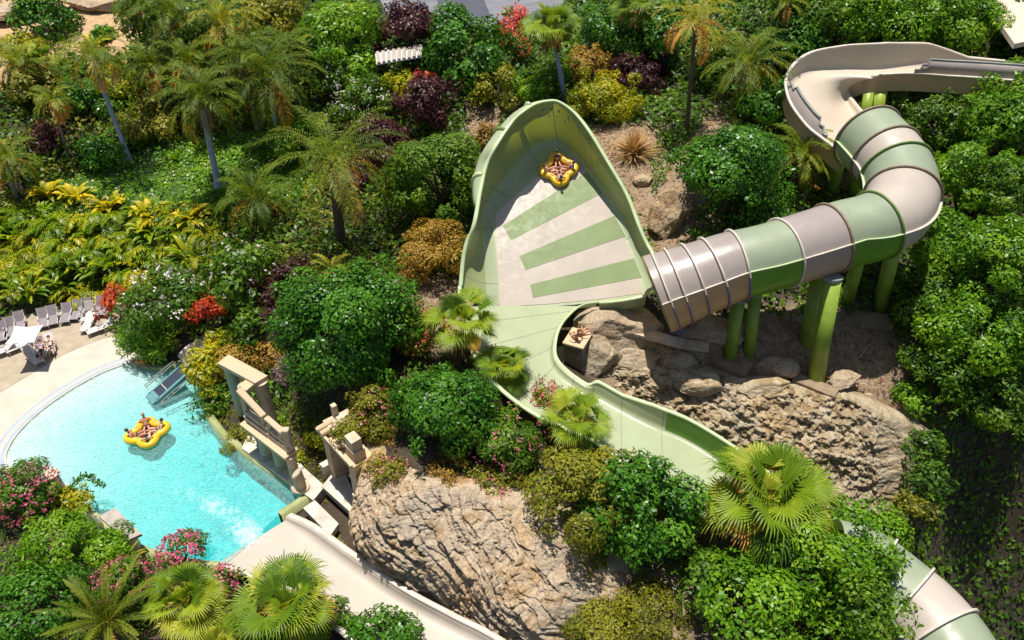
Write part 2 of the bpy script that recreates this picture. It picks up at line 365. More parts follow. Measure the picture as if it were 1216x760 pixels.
sand_pts = [P(a, b, .07)[:2] for a, b in [(-170,380),(0,380),(70,356),(150,340),(165,400)]]
sand_all = [tuple(p) for p in outc] + [tuple(p) for p in sand_pts[::-1]]
sheet('sand', None, .07, M['sand'], pts=sand_all)
beach_pts = [tuple(p) for p in outc] + [tuple(P(172, 428, 0)[:2]), tuple(P(163, 436, 0)[:2])] + [tuple(p) for p in arcc[::-1]] + [tuple(P(-30, 568, 0)[:2]), tuple(P(-170, 640, 0)[:2])]
sheet('beach', None, .05, M['cream_deck'], pts=beach_pts)
# two flush drains following the water line
def strip(name, line, o0, o1, z, mat):
    line = np.asarray(line); t = np.gradient(line, axis=0); t /= np.linalg.norm(t, axis=1)[:, None]; nrm = np.stack([-t[:, 1], t[:, 0]], -1)
    if nrm[len(nrm) // 2, 0] > 0: nrm = -nrm
    a = line + nrm * o0; b = line + nrm * o1; G = np.zeros((len(line), 2, 3)); G[:, 0, :2] = a; G[:, 1, :2] = b; G[..., 2] = z
    return link(name, gridmesh(name, G, mat))
for o0, o1 in ((.12, .34), (.62, .82)): meta(strip('pool_drain', arcc, o0, o1, .055, M['lane']), kind='structure')
meta(strip('pool_drain', arcc, .34, .62, .054, M['cream_deck']), kind='structure')
# basin floor: slopes from the beach to 1.5 m
bx = np.arange(min(p[0] for p in POOL) - 1, max(p[0] for p in POOL) + 1, .3); by = np.arange(min(p[1] for p in POOL) - 1, max(p[1] for p in POOL) + 1, .3)
BX, BY = np.meshgrid(bx, by, indexing='ij'); dd = distpoly(BX, BY, ARC, closed=False); ins = inpoly(BX, BY, POOL)
dep = np.clip((dd / 14.5), 0, 1) ** 1.35 * 1.75 + .05
GZ = np.where(ins | (distpoly(BX, BY, POOL) < .45), -dep, -2.0) + 0 * BX
GZ = np.where(~ins & (dd < 1.2), -.03, GZ)
meta(link('pool_basin', gridmesh('pool_basin', np.stack([BX, BY, GZ + n2(BX, BY, .5, 2) * .02], -1), M['basin'])), kind='structure')
def watermat():
    m, nt, b, o = newmat('pool_water'); nt.nodes.remove(b)
    t = node(nt, 'ShaderNodeBsdfTransparent'); g = node(nt, 'ShaderNodeBsdfGlossy'); g.inputs['Roughness'].default_value = .05
    fr = node(nt, 'ShaderNodeFresnel'); fr.inputs[0].default_value = 1.33; mx = node(nt, 'ShaderNodeMixShader')
    n1 = noise(nt, 1.6, 4, .6, 1.2); n2_ = noise(nt, 6.5, 3, .6, .8)
    ad = node(nt, 'ShaderNodeMath', operation='ADD'); nt.links.new(n1.outputs[0], ad.inputs[0]); nt.links.new(n2_.outputs[0], ad.inputs[1])
    bp = node(nt, 'ShaderNodeBump'); bp.inputs['Strength'].default_value = .85; bp.inputs['Distance'].default_value = .15
    nt.links.new(ad.outputs[0], bp.inputs['Height']); nt.links.new(bp.outputs[0], g.inputs['Normal']); nt.links.new(bp.outputs[0], fr.inputs['Normal'])
    # milky diffuse layer; its pale mottling puts ripple light into the colour
    df = node(nt, 'ShaderNodeBsdfDiffuse'); df.inputs[0].default_value = (.36, .66, .66, 1); mx2 = node(nt, 'ShaderNodeMixShader')
    n3 = noise(nt, 3.2, 6, .7, 1.6); r3 = ramp(nt, n3.outputs[0], [(.40, (.12,) * 3), (.68, (.36,) * 3)]); nt.links.new(r3.outputs[0], mx2.inputs[0])
    nt.links.new(t.outputs[0], mx2.inputs[1]); nt.links.new(df.outputs[0], mx2.inputs[2])
    nt.links.new(fr.outputs[0], mx.inputs[0]); nt.links.new(mx2.outputs[0], mx.inputs[1]); nt.links.new(g.outputs[0], mx.inputs[2])
    va = node(nt, 'ShaderNodeVolumeAbsorption'); va.inputs[0].default_value = (.0, .915, .955, 1); va.inputs[1].default_value = .72
    nt.links.new(mx.outputs[0], o.inputs['Surface']); nt.links.new(va.outputs[0], o.inputs['Volume']); return m
M['water'] = watermat()
bm = bmesh.new(); addprism(bm, [tuple(p) for p in POOL], -2.2, 0); bmesh.ops.recalc_face_normals(bm, faces=bm.faces)
me = bpy.data.meshes.new('pool_water'); bm.to_mesh(me); bm.free(); me.materials.append(M['water']); meta(link('pool_water', me), kind='structure')
# pool walls with mossy kerb
M['kerb'] = simple('mossy_pool_kerb', (.40, .40, .20), (.20, .24, .07), .8, 1.4, .4, 10)
def wallstrip(name, px, z0, z1, w, mat, side=1, kind='structure', n=None):
    L = np.array([P(a, b, 0)[:2] for a, b in px]); L = catmull(L, n) if n else L
    t = np.gradient(L, axis=0); t /= np.linalg.norm(t, axis=1)[:, None]; nr = np.stack([t[:, 1], -t[:, 0]], -1) * side
    ring = []
    for a, z in ((0, z0), (0, z1), (w, z1), (w, z0)): ring.append(np.c_[L + nr * a, np.full(len(L), z)])
    G = np.stack(ring, 1); G = np.concatenate([G, G[:, :1]], 1)
    o = link(name, gridmesh(name, G, mat, smooth=False)); return meta(o, kind=kind) if kind else o
wallstrip('pool_kerb', [(246,498),(264,522),(300,549),(362,591)], -2.2, .32, .42, M['kerb'], -1)
wallstrip('pool_kerb', [(364,590),(331,612)], -2.2, .34, .42, M['kerb'], -1)
wallstrip('pool_kerb', [(157,433),(172,438),(192,440),(214,436),(236,452),(246,498)], -2.2, .22, .45, M['kerb'], -1, n=24)
wallstrip('pool_kerb', [(262,670),(240,668),(215,664),(165,647),(120,614),(75,580),(40,565),(10,557)], -2.2, .25, .4, M['kerb'], -1, n=30)
# churned white water where the run-out chute enters
def foam():
    m, nt, b, o = newmat('foam'); b.inputs['Base Color'].default_value = (.86, .92, .92, 1); b.inputs['Roughness'].default_value = .8
    a = node(nt, 'ShaderNodeAttribute', attribute_name='dens'); n = noise(nt, 3.5, 8, .72, 1.0)
    s = node(nt, 'ShaderNodeMath', operation='MULTIPLY_ADD'); nt.links.new(n.outputs[0], s.inputs[0]); s.inputs[1].default_value = 1.9; s.inputs[2].default_value = -1.12
    ad = node(nt, 'ShaderNodeMath', operation='ADD'); nt.links.new(s.outputs[0], ad.inputs[0]); nt.links.new(a.outputs['Fac'], ad.inputs[1])
    r = ramp(nt, ad.outputs[0], [(0, (0, 0, 0)), (.8, (.78,) * 3)]); nt.links.new(r.outputs[0], b.inputs['Alpha']); return m
M['foam'] = foam()
fl = catmull(np.array([P(a, b, 0) for a, b in [(310,655),(292,632),(268,610),(245,595),(222,586),(200,575)]]), 60); G = np.zeros((60, 16, 3)); dn = np.zeros((60, 16, 4))
for i in range(60):
    t = fl[min(i + 1, 59)] - fl[max(i - 1, 0)]; t /= np.linalg.norm(t); s = np.array([t[1], -t[0], 0]); u = i / 59
    wd = 1.0 - .45 * u
    for j in range(16):
        v = j / 15 * 2 - 1; G[i, j] = fl[i] + s * v * wd; G[i, j, 2] = .015 + .03 * max(0, 1 - abs(v)) * (1 - u)
        dn[i, j, :] = max(0, 1 - v * v) * min(1, u * 8) * (1 - u) ** .6 * (.30 + .35 * sin(u * 9) ** 2)
meta(link('foam', gridmesh('foam', G, M['foam'], attr={'dens': dn.reshape(-1, 4)})), kind='stuff')

# road at the top and concrete pads
M['asphalt'] = simple('worn_asphalt', (.20, .20, .215), (.13, .13, .145), .9, .5, .3, 20)
M['asphalt_dark'] = simple('dark_asphalt_patch', (.075, .08, .095), (.055, .06, .075), .9, .8, .3, 20)
def draped(name, px, mat, off, n=40, m=12):
    A = resample(np.array([hit(a, b)[:2] for a, b in px[0]]), n); B = resample(np.array([hit(a, b)[:2] for a, b in px[1]]), n)
    s = np.linspace(0, 1, m)[None, :, None]; XY = A[:, None] * (1 - s) + B[:, None] * s
    Z = h(XY[..., 0], XY[..., 1]) + off
    return meta(link(name, gridmesh(name, np.concatenate([XY, Z[..., None]], -1), mat)), kind='structure')
# the ground under the road is graded flat
road = [P(a, b, 11)[:2] for a, b in [(440,-20),(700,-25),(650,30),(470,40)]]
rdm = inpoly(XX, YY, road); HT[:] = np.where(rdm, 10.9, HT); HH[:] = np.where(rdm, 10.9, HH)
ob = bpy.data.objects['ground']; co = np.stack([XX, YY, HH], -1).reshape(-1, 3).astype(np.float32); ob.data.vertices.foreach_set('co', co.ravel())
sheet('road', [(440,-20),(700,-25),(655,26),(470,34)], 11.05, M['asphalt'], .3)
sheet('road_patch', [(516,-20),(566,-22),(584,22),(524,28)], 11.056, M['asphalt_dark'], .05)
sheet('sand_path', [(1180,-20),(1260,-20),(1260,40),(1205,52),(1186,25)], 16.3, simple('pale_pink_path', (.62, .50, .40), (.5, .40, .31), .9), .4)

# ================================================================ cliffs and boulders
def cliff(name, top, bot, nu, nv, amp, mat, label, cat, curve=.25, back=2.5, seed=0, strat=.5, dip=.5, pitted=False):
    """rock face lofted from its brow to its foot, with ledges, cracks and a rounded brow running back into the slope"""
    T = catmull(np.array([P(*q) for q in top]), nu); B = catmull(np.array([P(*q) for q in bot]), nu)
    tang = np.gradient(T, axis=0); out = np.stack([tang[:, 1], -tang[:, 0], 0 * tang[:, 0]], -1); out /= np.linalg.norm(out, axis=1)[:, None]
    if (out * (B - T)).sum() < 0: out = -out
    rows = []
    for k in range(8):
        a = 1 - k / 8; rows.append(T - out * back * a + np.array([0, 0, -1.2]) * a * a)
    for k in range(nv + 1):
        s = k / nv; rows.append(T * (1 - s) + B * s + out * curve * sin(pi * s) + np.array([0, 0, 1]) * curve * .5 * sin(pi * s))
    G = np.stack(rows, 1); q = G.copy()
    # bedding planes dip to the right: noise is stretched along the bedding and packed across it
    Tm = T[-1] - T[0]; Tm[2] = 0; Tm /= np.linalg.norm(Tm); sv = Tm * 1.0 + np.array([0, 0, -dip]); sv /= np.linalg.norm(sv); ov = out.mean(0); ov /= np.linalg.norm(ov)
    bv = np.cross(sv, ov); u_ = q @ sv; w_ = q @ bv; o_ = q @ ov
    w_ = w_ + fbm(q * .28 + seed, 3) * .9
    lay = lambda fu, fw, k, oo=4: fbm(np.stack([u_ * fu, w_ * fw, o_ * fu], -1) + seed + k, oo)
    saw = lambda f, k: ((w_ * f + lay(.35, .8, k, 3) * 1.2) % 1.0) ** 1.6
    crack = 1 - np.clip(np.abs(lay(.5, 2.2, 60, 4)) / .07, 0, 1); cross = 1 - np.clip(np.abs(lay(1.6, .7, 80, 3)) / .05, 0, 1)
    d = amp * (fbm(q * .33 + seed, 3) * 1.5 + (saw(.8, 3) - .4) * strat + (saw(2.3, 9) - .4) * strat * .5 + lay(.45, 3.4, 20, 5) * 1.1 + lay(1.4, 4.5, 40, 4) * .55 + fbm(q * 4.5 + seed, 3) * .28 - crack * .7 - cross * .5)
    if pitted:
        d = amp * (fbm(q * .4 + seed, 3) * 1.6 + (saw(.7, 3) - .4) * strat * .5 + np.floor(fbm(q * .8 + seed + 4, 3) * 5) / 5 * .8 + fbm(q * 1.6 + seed, 4) * 1.1 + fbm(q * 4.2 + seed, 4) * .9 + (1 - np.abs(fbm(q * 2.6 + 8, 4)) * 3) * .25 - cross * .3)
    sc = np.ones(G.shape[1]); sc[:8] = np.linspace(.3, .8, 8)
    G = G + (out[:, None, :] * .85 + np.array([0, 0, .5])) * (d * sc[None, :])[..., None]
    uu = np.linspace(0, 1, nu); endf = np.clip((uu - .86) / .14, 0, 1) ** 1.5 * 3 + np.clip((.06 - uu) / .06, 0, 1) ** 1.5 * 2.2     # the ends turn back into the slope
    G = G - out[:, None, :] * endf[:, None, None] - np.array([0, 0, 1.]) * (endf * .35)[:, None, None]
    me = gridmesh(name, G, mat, smooth=False); o = link(name, me)
    return meta(o, label, cat)
cliff('rock_cliff', [(426,566,3.8),(434,556,4.5),(450,556,4.8),(480,570,5.0),(530,586,5.1),(585,600,4.9),(640,622,4.6),(690,668,3.6),(720,710,2.8)],
      [(416,612,.3),(420,642,.2),(436,672,.2),(480,700,.2),(530,728,.2),(575,755,.2),(610,775,.2),(650,800,0),(690,830,0)], 320, 160, .31, M['rock_pale'],
      'pale layered rock cliff rising beside the cream chute', 'cliff', 1.15, 3.0, 3, .8)
cliff('rock_cliff', [(676,400,3.2),(700,425,2.6),(745,437,2.2),(800,440,2.0),(850,452,1.7),(905,462,1.2),(960,468,.8),(1010,476,.5),(1045,498,-.3),(1066,530,-1.4)],
      [(690,470,-.8),(715,500,-1.5),(760,530,-2),(820,560,-3),(870,580,-3.4),(920,595,-3.8),(970,605,-4),(1010,610,-4.2),(1045,612,-4.6),(1064,616,-5)], 340, 130, .42, M['rock_gold'],
      'golden brown rock face below the green steel posts', 'cliff', .4, 3.0, 40, .55, .5, True)
def boulder(px, py, z, r, sq, label, mat=None, seed=0, name='boulder', group=None, rz=0, base=False):
    c = P(px, py, z); bm = bmesh.new(); bmesh.ops.create_icosphere(bm, subdivisions=5, radius=1)
    V = np.array([v.co[:] for v in bm.verts]); q = V + seed
    # facet it against a few random planes for a broken look
    rg = np.random.default_rng(seed); rad = np.ones(len(V))
    for k in range(16):
        nrm = rg.normal(size=3); nrm /= np.linalg.norm(nrm); lim = rg.uniform(.62, .9); dt = V @ nrm; rad = np.where(dt * rad > lim, lim / np.maximum(dt, 1e-3), rad)
    rad = rad * (1 + fbm(q * 1.6, 4) * .16 + fbm(q * 6, 3) * .05)
    V = V * rad[:, None] * np.array(sq) * r; ca, sa = cos(rz), sin(rz); V = np.c_[V[:, 0] * ca - V[:, 1] * sa, V[:, 0] * sa + V[:, 1] * ca, V[:, 2]] + c
    for v, p in zip(bm.verts, V): v.co = p
    o = link(name, bmmesh(name, bm, mat or M['boulder'])); return meta(o, label, 'rock', group)
# ================================================================ the slides
def framepath(C):
    C = np.asarray(C, float); T = np.gradient(C, axis=0); T /= np.linalg.norm(T, axis=1)[:, None]
    S = np.stack([T[:, 1], -T[:, 0], 0 * T[:, 0]], -1); S /= np.linalg.norm(S, axis=1)[:, None]; U = np.cross(S, T); return C, T, S, U
def ringmesh(name, c, t, r0, r1, wd, mat, a0=0, a1=2 * pi, n=48):
    """flat flange ring round a tube, from angle a0 to a1"""
    t = t / np.linalg.norm(t); s = np.array([t[1], -t[0], 0]); s /= np.linalg.norm(s); u = np.cross(s, t); rows = []
    for k in range(n + 1):
        a = a0 + (a1 - a0) * k / n; d = s * cos(a) + u * sin(a)
        rows.append([c + d * r0 - t * wd / 2, c + d * r1 - t * wd / 2, c + d * r1 + t * wd / 2, c + d * r0 + t * wd / 2, c + d * r0 - t * wd / 2])
    return gridmesh(name, np.array(rows), mat, smooth=False)
def railmesh(name, L, up, side, w, hgt, mat):
    """small rectangular lip swept along a line; side/up per point"""
    L = np.asarray(L); G = np.stack([L - side * w / 2 - up * hgt, L + side * w / 2 - up * hgt, L + side * w / 2, L - side * w / 2, L - side * w / 2 - up * hgt], 1)
    return gridmesh(name, G, mat, smooth=False)

slide = empty('water_slide', hit(700, 420), 'long green and beige raft slide with an enclosed tube and a tall wave wall', 'water slide')
def spart(name, me, label=None):
    o = link(name, me, slide)
    if label: o['label'] = label
    return o
# ---- wave wall
ZP = lambda y: 5 + .6 * (y - 40.3)
def onplane(px, py, off=0.):
    d = ray(px, py); # z = 35 + t dz ; y = t dy
    t = (35 - 5 + .6 * 40.3 - off) / (.6 * d[1] - d[2]); return np.array([0, 0, CAMH]) + d * t
WING = [((590,366),(547,340,6.5),.2),((588,345),(548.5,322,7.2),.25),((586,320),(550.5,304,8.0),.3),((583,290),(555,285,8.9),.3),((578,265),(563.5,264,10.0),.35),((581,250),(570,228,11.3),.65),
 ((594,236),(577,197,12.5),1.0),((610,218),(588,174,13.6),1.2),((625,200),(606,147,14.5),1.3),((637,184),(620,133,15.15),1.2),((648,174),(635,123.5,15.35),1.0),((660,172),(651,119.7,15.3),.6),
 ((672,175),(664,121,15.1),.4),((690,194),(682,133.6,14.5),.1),((706,216),(700,156,13.6),.05),((722,240),(722,192,12.1),.05),((738,266),(745,232,10.4),.05),((752,296),(759,268,9.0),.05),
 ((762,325),(770,292,8.0),.05),((772,349),(785,314,7.3),.05)]
foot = catmull(np.array([onplane(*w[0]) for w in WING]), 150); lip = catmull(np.array([P(*w[1]) for w in WING]), 150)
ovh = catmull(np.array([[w[2], 0, 0] for w in WING]), 150)[:, 0]
cw = onplane(672, 300)
out = lip - cw; out[:, 2] = 0; out /= np.linalg.norm(out, axis=1)[:, None]
NS = 9; rows = []
for k in range(NS): rows.append(cw + (foot - cw) * .93 * k / (NS - 1))
P0 = cw + (foot - cw) * .93; hgt = (lip - foot)[:, 2:3]
P1 = foot + out * (.55 + ovh[:, None] * .5); P2 = lip + out * ovh[:, None] * 1.1 - np.array([0, 0, 1]) * hgt * .38
for k in range(1, 19):
    t = k / 18; rows.append((1 - t) ** 3 * P0 + 3 * (1 - t) ** 2 * t * P1 + 3 * (1 - t) * t * t * P2 + t ** 3 * lip)
WG = np.stack(rows, 1)
spart('wave_base', gridmesh('wave_base', WG[:, :14], M['green']))
spart('wave_wall', gridmesh('wave_wall', WG[:, 13:], M['shaded_wall']))
# bottom sector of the floor, open to the run-out
bot = resample(np.array([onplane(*q) for q in [(768,347),(764,352),(738,357),(714,358.4),(680,362),(640,364.5),(590,366)]]), 40)
BG = np.stack([cw + (bot - cw) * k / 8 for k in range(9)], 1)
spart('wave_floor', gridmesh('wave_floor', BG, M['green']))
t = np.gradient(lip, axis=0); t /= np.linalg.norm(t, axis=1)[:, None]; sd_ = np.stack([t[:, 1], -t[:, 0], 0 * t[:, 0]], -1); sd_ /= np.linalg.norm(sd_, axis=1)[:, None]
spart('rim', railmesh('rim', lip + np.array([0, 0, .05]), np.array([[0, 0, 1.]]), sd_, .26, .12, M['rim_green']))
rr = resample(np.array([P(767,351,6.3), P(752,354.5,6.1), P(738,357,5.8), P(722,358.6,5.5), P(712,359,5.3)]), 30); re_ = resample(np.array([onplane(*q) for q in [(768,347),(752,353.5),(738,356.5),(722,358),(712,359)]]), 30)
t = np.gradient(rr, axis=0); t /= np.linalg.norm(t, axis=1)[:, None]; s_ = np.stack([t[:, 1], -t[:, 0], 0 * t[:, 0]], -1)
spart('near_wall', gridmesh('near_wall', np.stack([re_ * (1 - q) + rr * q - np.array([0, 0, 1]) * .9 * sin(pi * q) for q in np.linspace(0, 1, 8)], 1), M['green']))
spart('rim', railmesh('rim', rr + np.array([0, 0, .05]), np.array([[0, 0, 1.]]), s_, .22, .12, M['rim_green']))
spart('outer_skin', gridmesh('outer_skin', np.stack([rr - np.array([0, 0, .06]), rr - np.array([0, -.15, .8]), rr - np.array([0, -.6, 1.4])], 1), M['green']))
# the top of the wall rolls over to a pale outer shell
i0, i1 = 36, 92; k_ = np.sin(np.linspace(0, pi, i1 - i0)) ** .5; sh = []
for a, b in ((0, .02), (.35, .03), (.75, -.12), (1.05, -.5), (1.2, -1.1), (1.15, -2.0)): sh.append(lip[i0:i1] + out[i0:i1] * (a * k_)[:, None] + np.array([0, 0, 1.]) * (b * k_ - .03)[:, None])
spart('outer_shell', gridmesh('outer_shell', np.stack(sh, 1), M['green']), 'pale outer shell curling over the top left of the wave wall')
for i in (8, 24, 40):
    q = np.stack(sh, 1)[i]; tt = lip[i0 + i + 1] - lip[i0 + i]; tt /= np.linalg.norm(tt); spart('rib', gridmesh('rib', np.stack([q - tt * .07, q - tt * .07 + np.array([0, 0, .16]) + out[i0 + i] * .1, q + tt * .07 + np.array([0, 0, .16]) + out[i0 + i] * .1, q + tt * .07], 1), M['rib_green'] if i == 24 else M['rim_green'], smooth=False))
# joint ribs on the outside of the wall
for i in (44, 58, 72):
    ln = WG[i, 12:]; tt = np.array([out[i, 1], -out[i, 0], 0]); G = []
    nr = out[i]
    for k in range(len(ln)):
        G.append([ln[k] - tt * .07, ln[k] - tt * .07 + nr * .22, ln[k] + tt * .07 + nr * .22, ln[k] + tt * .07])
    spart('rib', gridmesh('rib', np.array(G), M['rim_green'] if i != 58 else M['rib_green'], smooth=False))
# bolts near the top of the wall
for i in range(84, 112, 5):
    for p, r in ((WG[i, 23], .09), (WG[i - 12, 21], .06)):
        bm = bmesh.new(); bmesh.ops.create_uvsphere(bm, u_segments=8, v_segments=6, radius=r, matrix=Matrix.Translation(Vector(p))); spart('bolt', bmmesh('bolt', bm, M['cap']))
def planepoly(name, px, off, mat, label=None):
    bm = bmesh.new(); a = [bm.verts.new(onplane(x, y, off)) for x, y in px]; bm.faces.new(a); 
    r = bmesh.ops.extrude_face_region(bm, geom=bm.faces[:]); bmesh.ops.translate(bm, verts=[v for v in r['geom'] if isinstance(v, bmesh.types.BMVert)], vec=(0, 0, -.03))
    bmesh.ops.recalc_face_normals(bm, faces=bm.faces); me = bpy.data.meshes.new(name); bm.to_mesh(me); bm.free(); me.materials.append(mat); return spart(name, me, label)
planepoly('floor_panel', [(588,254),(600,243),(625,222),(643,207),(660,194),(682,178),(699,203),(714,230),(728,256),(741,281),(751.5,307),(759,329),(763,348),(709,355.5),(650,361),(593,364.5),(591,310)], .03, M['panel'], 'pale beige floor panel of the wave wall')
planepoly('stripe', [(597,268),(701,201.5),(715.5,229),(607,285)], .05, M['stripe'])
planepoly('stripe', [(617,304),(730,256),(743,280.5),(624,320.5)], .05, M['stripe'])
planepoly('stripe', [(629.5,338),(753,306.5),(762,329.2),(633,353.5)], .05, M['stripe'])

M['joint'] = simple('grimy_joint', (.30, .31, .22), (.20, .20, .14), .6, 4)
for i in range(10, 150, 20):
    a = WG[i, 8:]; tt = WG[min(i + 1, 149), 8:] - WG[i - 1, 8:]; tt = tt / np.linalg.norm(tt, axis=1)[:, None]; nn = np.cross(np.gradient(a, axis=0), tt); nn /= np.linalg.norm(nn, axis=1)[:, None]; nn = nn if nn[0, 2] > 0 else -nn
    spart('joint', gridmesh('joint', np.stack([a - tt * .03 + nn * .012, a + tt * .03 + nn * .012], 1), M['joint']))
# ---- open trough lofted between two rims
def trough(L, Rr, Z, HL, HR, mat, n=120, fil=.55, nm='trough', cuts=1, rimmat=None, rimw=.22):
    zf = catmull(np.c_[Z, Z, Z], n)[:, 0]; hl = np.interp(np.linspace(0, 1, n), np.linspace(0, 1, len(HL)), HL); hr = np.interp(np.linspace(0, 1, n), np.linspace(0, 1, len(HR)), HR)
    Lp = catmull(np.array([P(a, b, z + q) for (a, b), z, q in zip(L, Z, HL)]), n); Rp = catmull(np.array([P(a, b, z + q) for (a, b), z, q in zip(Rr, Z, HR)]), n)
    Lp[:, 2] = zf + hl; Rp[:, 2] = zf + hr
    sd = Rp - Lp; sd[:, 2] = 0; wd = np.linalg.norm(sd, axis=1); sd /= wd[:, None]; rows = []
    up = np.array([0, 0, 1.])
    def prof(A, hh, s):
        r = []
        f = np.minimum(fil, hh * .9)
        r.append(A)
        r.append(A + s * (.10) - up * ((hh - f) * .6)[:, None])
        for k in range(6):
            a = k / 5 * pi / 2
            r.append(A + s * (.18 + (f * (1 - cos(a))))[:, None] - up * ((hh - f) + f * sin(a))[:, None])
        return r
    a = prof(Lp, hl, sd); b = prof(Rp, hr, -sd); mid = [a[-1] * (1 - k / 7) + b[-1] * k / 7 for k in range(1, 7)]
    G = np.stack(a + mid + b[::-1], 1)
    o = []
    ed = np.linspace(0, n - 1, cuts + 1).astype(int)
    for i0, i1 in zip(ed, ed[1:]): o.append(spart(nm, gridmesh(nm, G[i0:i1 + 1], mat)))
    for i0 in range(12, n - 6, 15) if mat is M['green'] else ():       # bonded joints between the moulded panels
        pr = G[i0]; tt = G[i0 + 1] - G[i0 - 1]; tt = tt / (np.linalg.norm(tt, axis=1)[:, None] + 1e-9); nn = np.cross(np.gradient(pr, axis=0), tt); nn /= np.linalg.norm(nn, axis=1)[:, None] + 1e-9; nn = np.where((nn[len(nn) // 2] @ up) < 0, -nn, nn)
        spart('joint', gridmesh('joint', np.stack([pr - tt * .035 + nn * .012, pr + tt * .035 + nn * .012], 1), M['joint']))
    for A, q in ((Lp, 1), (Rp, -1)):
        o.append(spart('rim', railmesh('rim', A + up * .04 - sd * q * .06, np.array([up]), sd, rimw, .13, rimmat or M['rim_green'])))
        
    return G, Lp, Rp, o
Lr = [(547,340),(547,364),(551,390),(562,417),(580,445),(606,470),(638,492),(672,508),(707,524),(740,549),(775,574),(830,608),(890,646),(945,681),(985,712)]
Rt = [(713,358.5),(689,363),(672,377),(662.5,392),(658.5,411),(661,427),(675,442.5),(697,457.5),(711,454),(740,470),(777,482),(819,499),(870,530),(925,571),(985,614)]
Zt = [5.0,4.97,4.93,4.87,4.8,4.7,4.6,4.45,4.3,4.1,3.9,3.65,3.4,3.15,2.9]
G, Lp, Rp, _ = trough(Lr, Rt, Zt, [1.6,1.4,1.2,1.1,1,.9,.8,.7,.6,.6,.6,.6,.6,.6,.6], [.35,.35,.35,.4,.4,.4,.4,.4,.95,.95,1.35,1.4,1.4,1.4,1.4], M['green'], 160, .4)
# inner faces above the step carry a deeper green sheet
def splash(Gs, i0, i1, j0, j1, nm): pass
vv = G[118:152, -8:][:, :, :].copy(); vv[..., :] += 0
nr = (Lp - Rp)[118:152]; nr[:, 2] = 0; nr /= np.linalg.norm(nr, axis=1)[:, None]
spart('splash_panel', gridmesh('splash_panel', (vv + nr[:, None, :] * .03 + np.array([0, 0, .01]))[:, 3:], M['vivid']), 'deep green side panel of the run-out trough')
# ---- enclosed tubes
def tube(C, Rad, marks, mats, nseg=14, ribs=None, na=48, lowmats=None, seam=True, roll=(0, 0, 0, 0)):
    """marks: parameter positions of the joints along C"""
    for i, (m0, m1) in enumerate(zip(marks, marks[1:])):
        s = np.linspace(m0, m1, nseg); n = len(C)
        pts = np.stack([np.interp(s, np.linspace(0, 1, n), C[:, k]) for k in range(3)], -1)
        rad = np.interp(s, np.linspace(0, 1, len(Rad)), Rad); tt = np.stack([np.interp(s, np.linspace(0, 1, n), framepath(C)[1][:, k]) for k in range(3)], -1)
        tt /= np.linalg.norm(tt, axis=1)[:, None]; S = np.stack([tt[:, 1], -tt[:, 0], 0 * tt[:, 0]], -1); S /= np.linalg.norm(S, axis=1)[:, None]; U = np.cross(S, tt)
        rl = np.interp(s, [0, .25, .5, 1], roll)
        for half in (0, 1):
            an = (np.linspace(0, pi, na // 2 + 1) + half * pi)[None, :] - rl[:, None]
            G = pts[:, None] + rad[:, None, None] * (S[:, None] * np.cos(an)[..., None] + U[:, None] * np.sin(an)[..., None])
            mat = (lowmats or mats)[i] if half else mats[i]
            o = spart('tube_section', gridmesh('tube_section', G, mat))
        if seam:
            for sg in (1, -1):
                aa = (0 if sg > 0 else pi) - rl; dr = S * np.cos(aa)[:, None] + U * np.sin(aa)[:, None]; L = pts + dr * (rad[:, None] + .07)
                spart('seam', railmesh('seam', L + U * .04, U, dr * 1.0, .18, .09, M['rim_beige'] if mats[i] is not M['tube_green'] else M['rim_green']))
        if ribs and ribs[i] is not None:
            rm, ra0, ra1 = ribs[i]
            spart('flange', ringmesh('flange', pts[0], tt[0], rad[0] - .02, rad[0] + .16, .10, rm, ra0 - rl[0], ra1 - rl[0]))
            if ra1 - ra0 < 6: spart('flange', ringmesh('flange', pts[0], tt[0], rad[0] - .02, rad[0] + .16, .10, M['rib_violet'], ra1 - rl[0], ra0 + 2 * pi - rl[0]))
    return
TC = [(1030,163,12.1),(1052,186,11.75),(1066,207,11.3),(1071,232,10.8),(1060,256,10.4),(1032,271,10.0),(1000,279,9.7),(955,293,9.3),(905,308,8.9),(868,317,8.55),(835,329,8.0),(808,339,7.5),(780,349.5,6.9)]
tc = resample(catmull(np.array([P(*q) for q in TC]), 200), 220)
tot = np.linalg.norm(np.diff(tc, axis=0), axis=1).sum()
def par(px, py, C):
    u, v = unproj(C); return np.argmin((u - px) ** 2 + (v - py) ** 2) / (len(C) - 1)
mk = [0] + [par(a, b, tc) for a, b in [(1052,184),(1063,202),(1071,232),(1042,268),(985,284),(930,301),(875,315),(848,325),(825,333),(806,341),(791,347)]] + [1]
tmats = [M[k] for k in ('tube_green','tube_beige','tube_green','tube_beige','tube_green','mauve','tube_green','mauve','mauve','mauve','mauve','mauve')]
shaded_lows = [M[k] for k in ('tube_green','tube_beige','tube_green','tube_beige','vivid','mauve','vivid','tan','tan','tan','tan','tan')]  # vivid and tan: underside shade and glow put into the lower halves' colour
rb = [(M['rib_brown'],0,2*pi),(M['rib_brown'],0,2*pi),(M['rib_green'],0,2*pi),(M['rib_brown'],0,2*pi),(M['rib_green'],0,2*pi),(M['rib_brown'],0,2*pi),(M['rim_beige'],0,2*pi)] + [(M['rim_beige'],-.15,pi+.15)]*5
tube(tc, [2.45,2.4,2.35,2.3,2.25,2.25,2.25,2.2,2.25,2.4,2.65], mk, tmats, 16, rb, 56, shaded_lows, True, (0, .05, .40, .42))
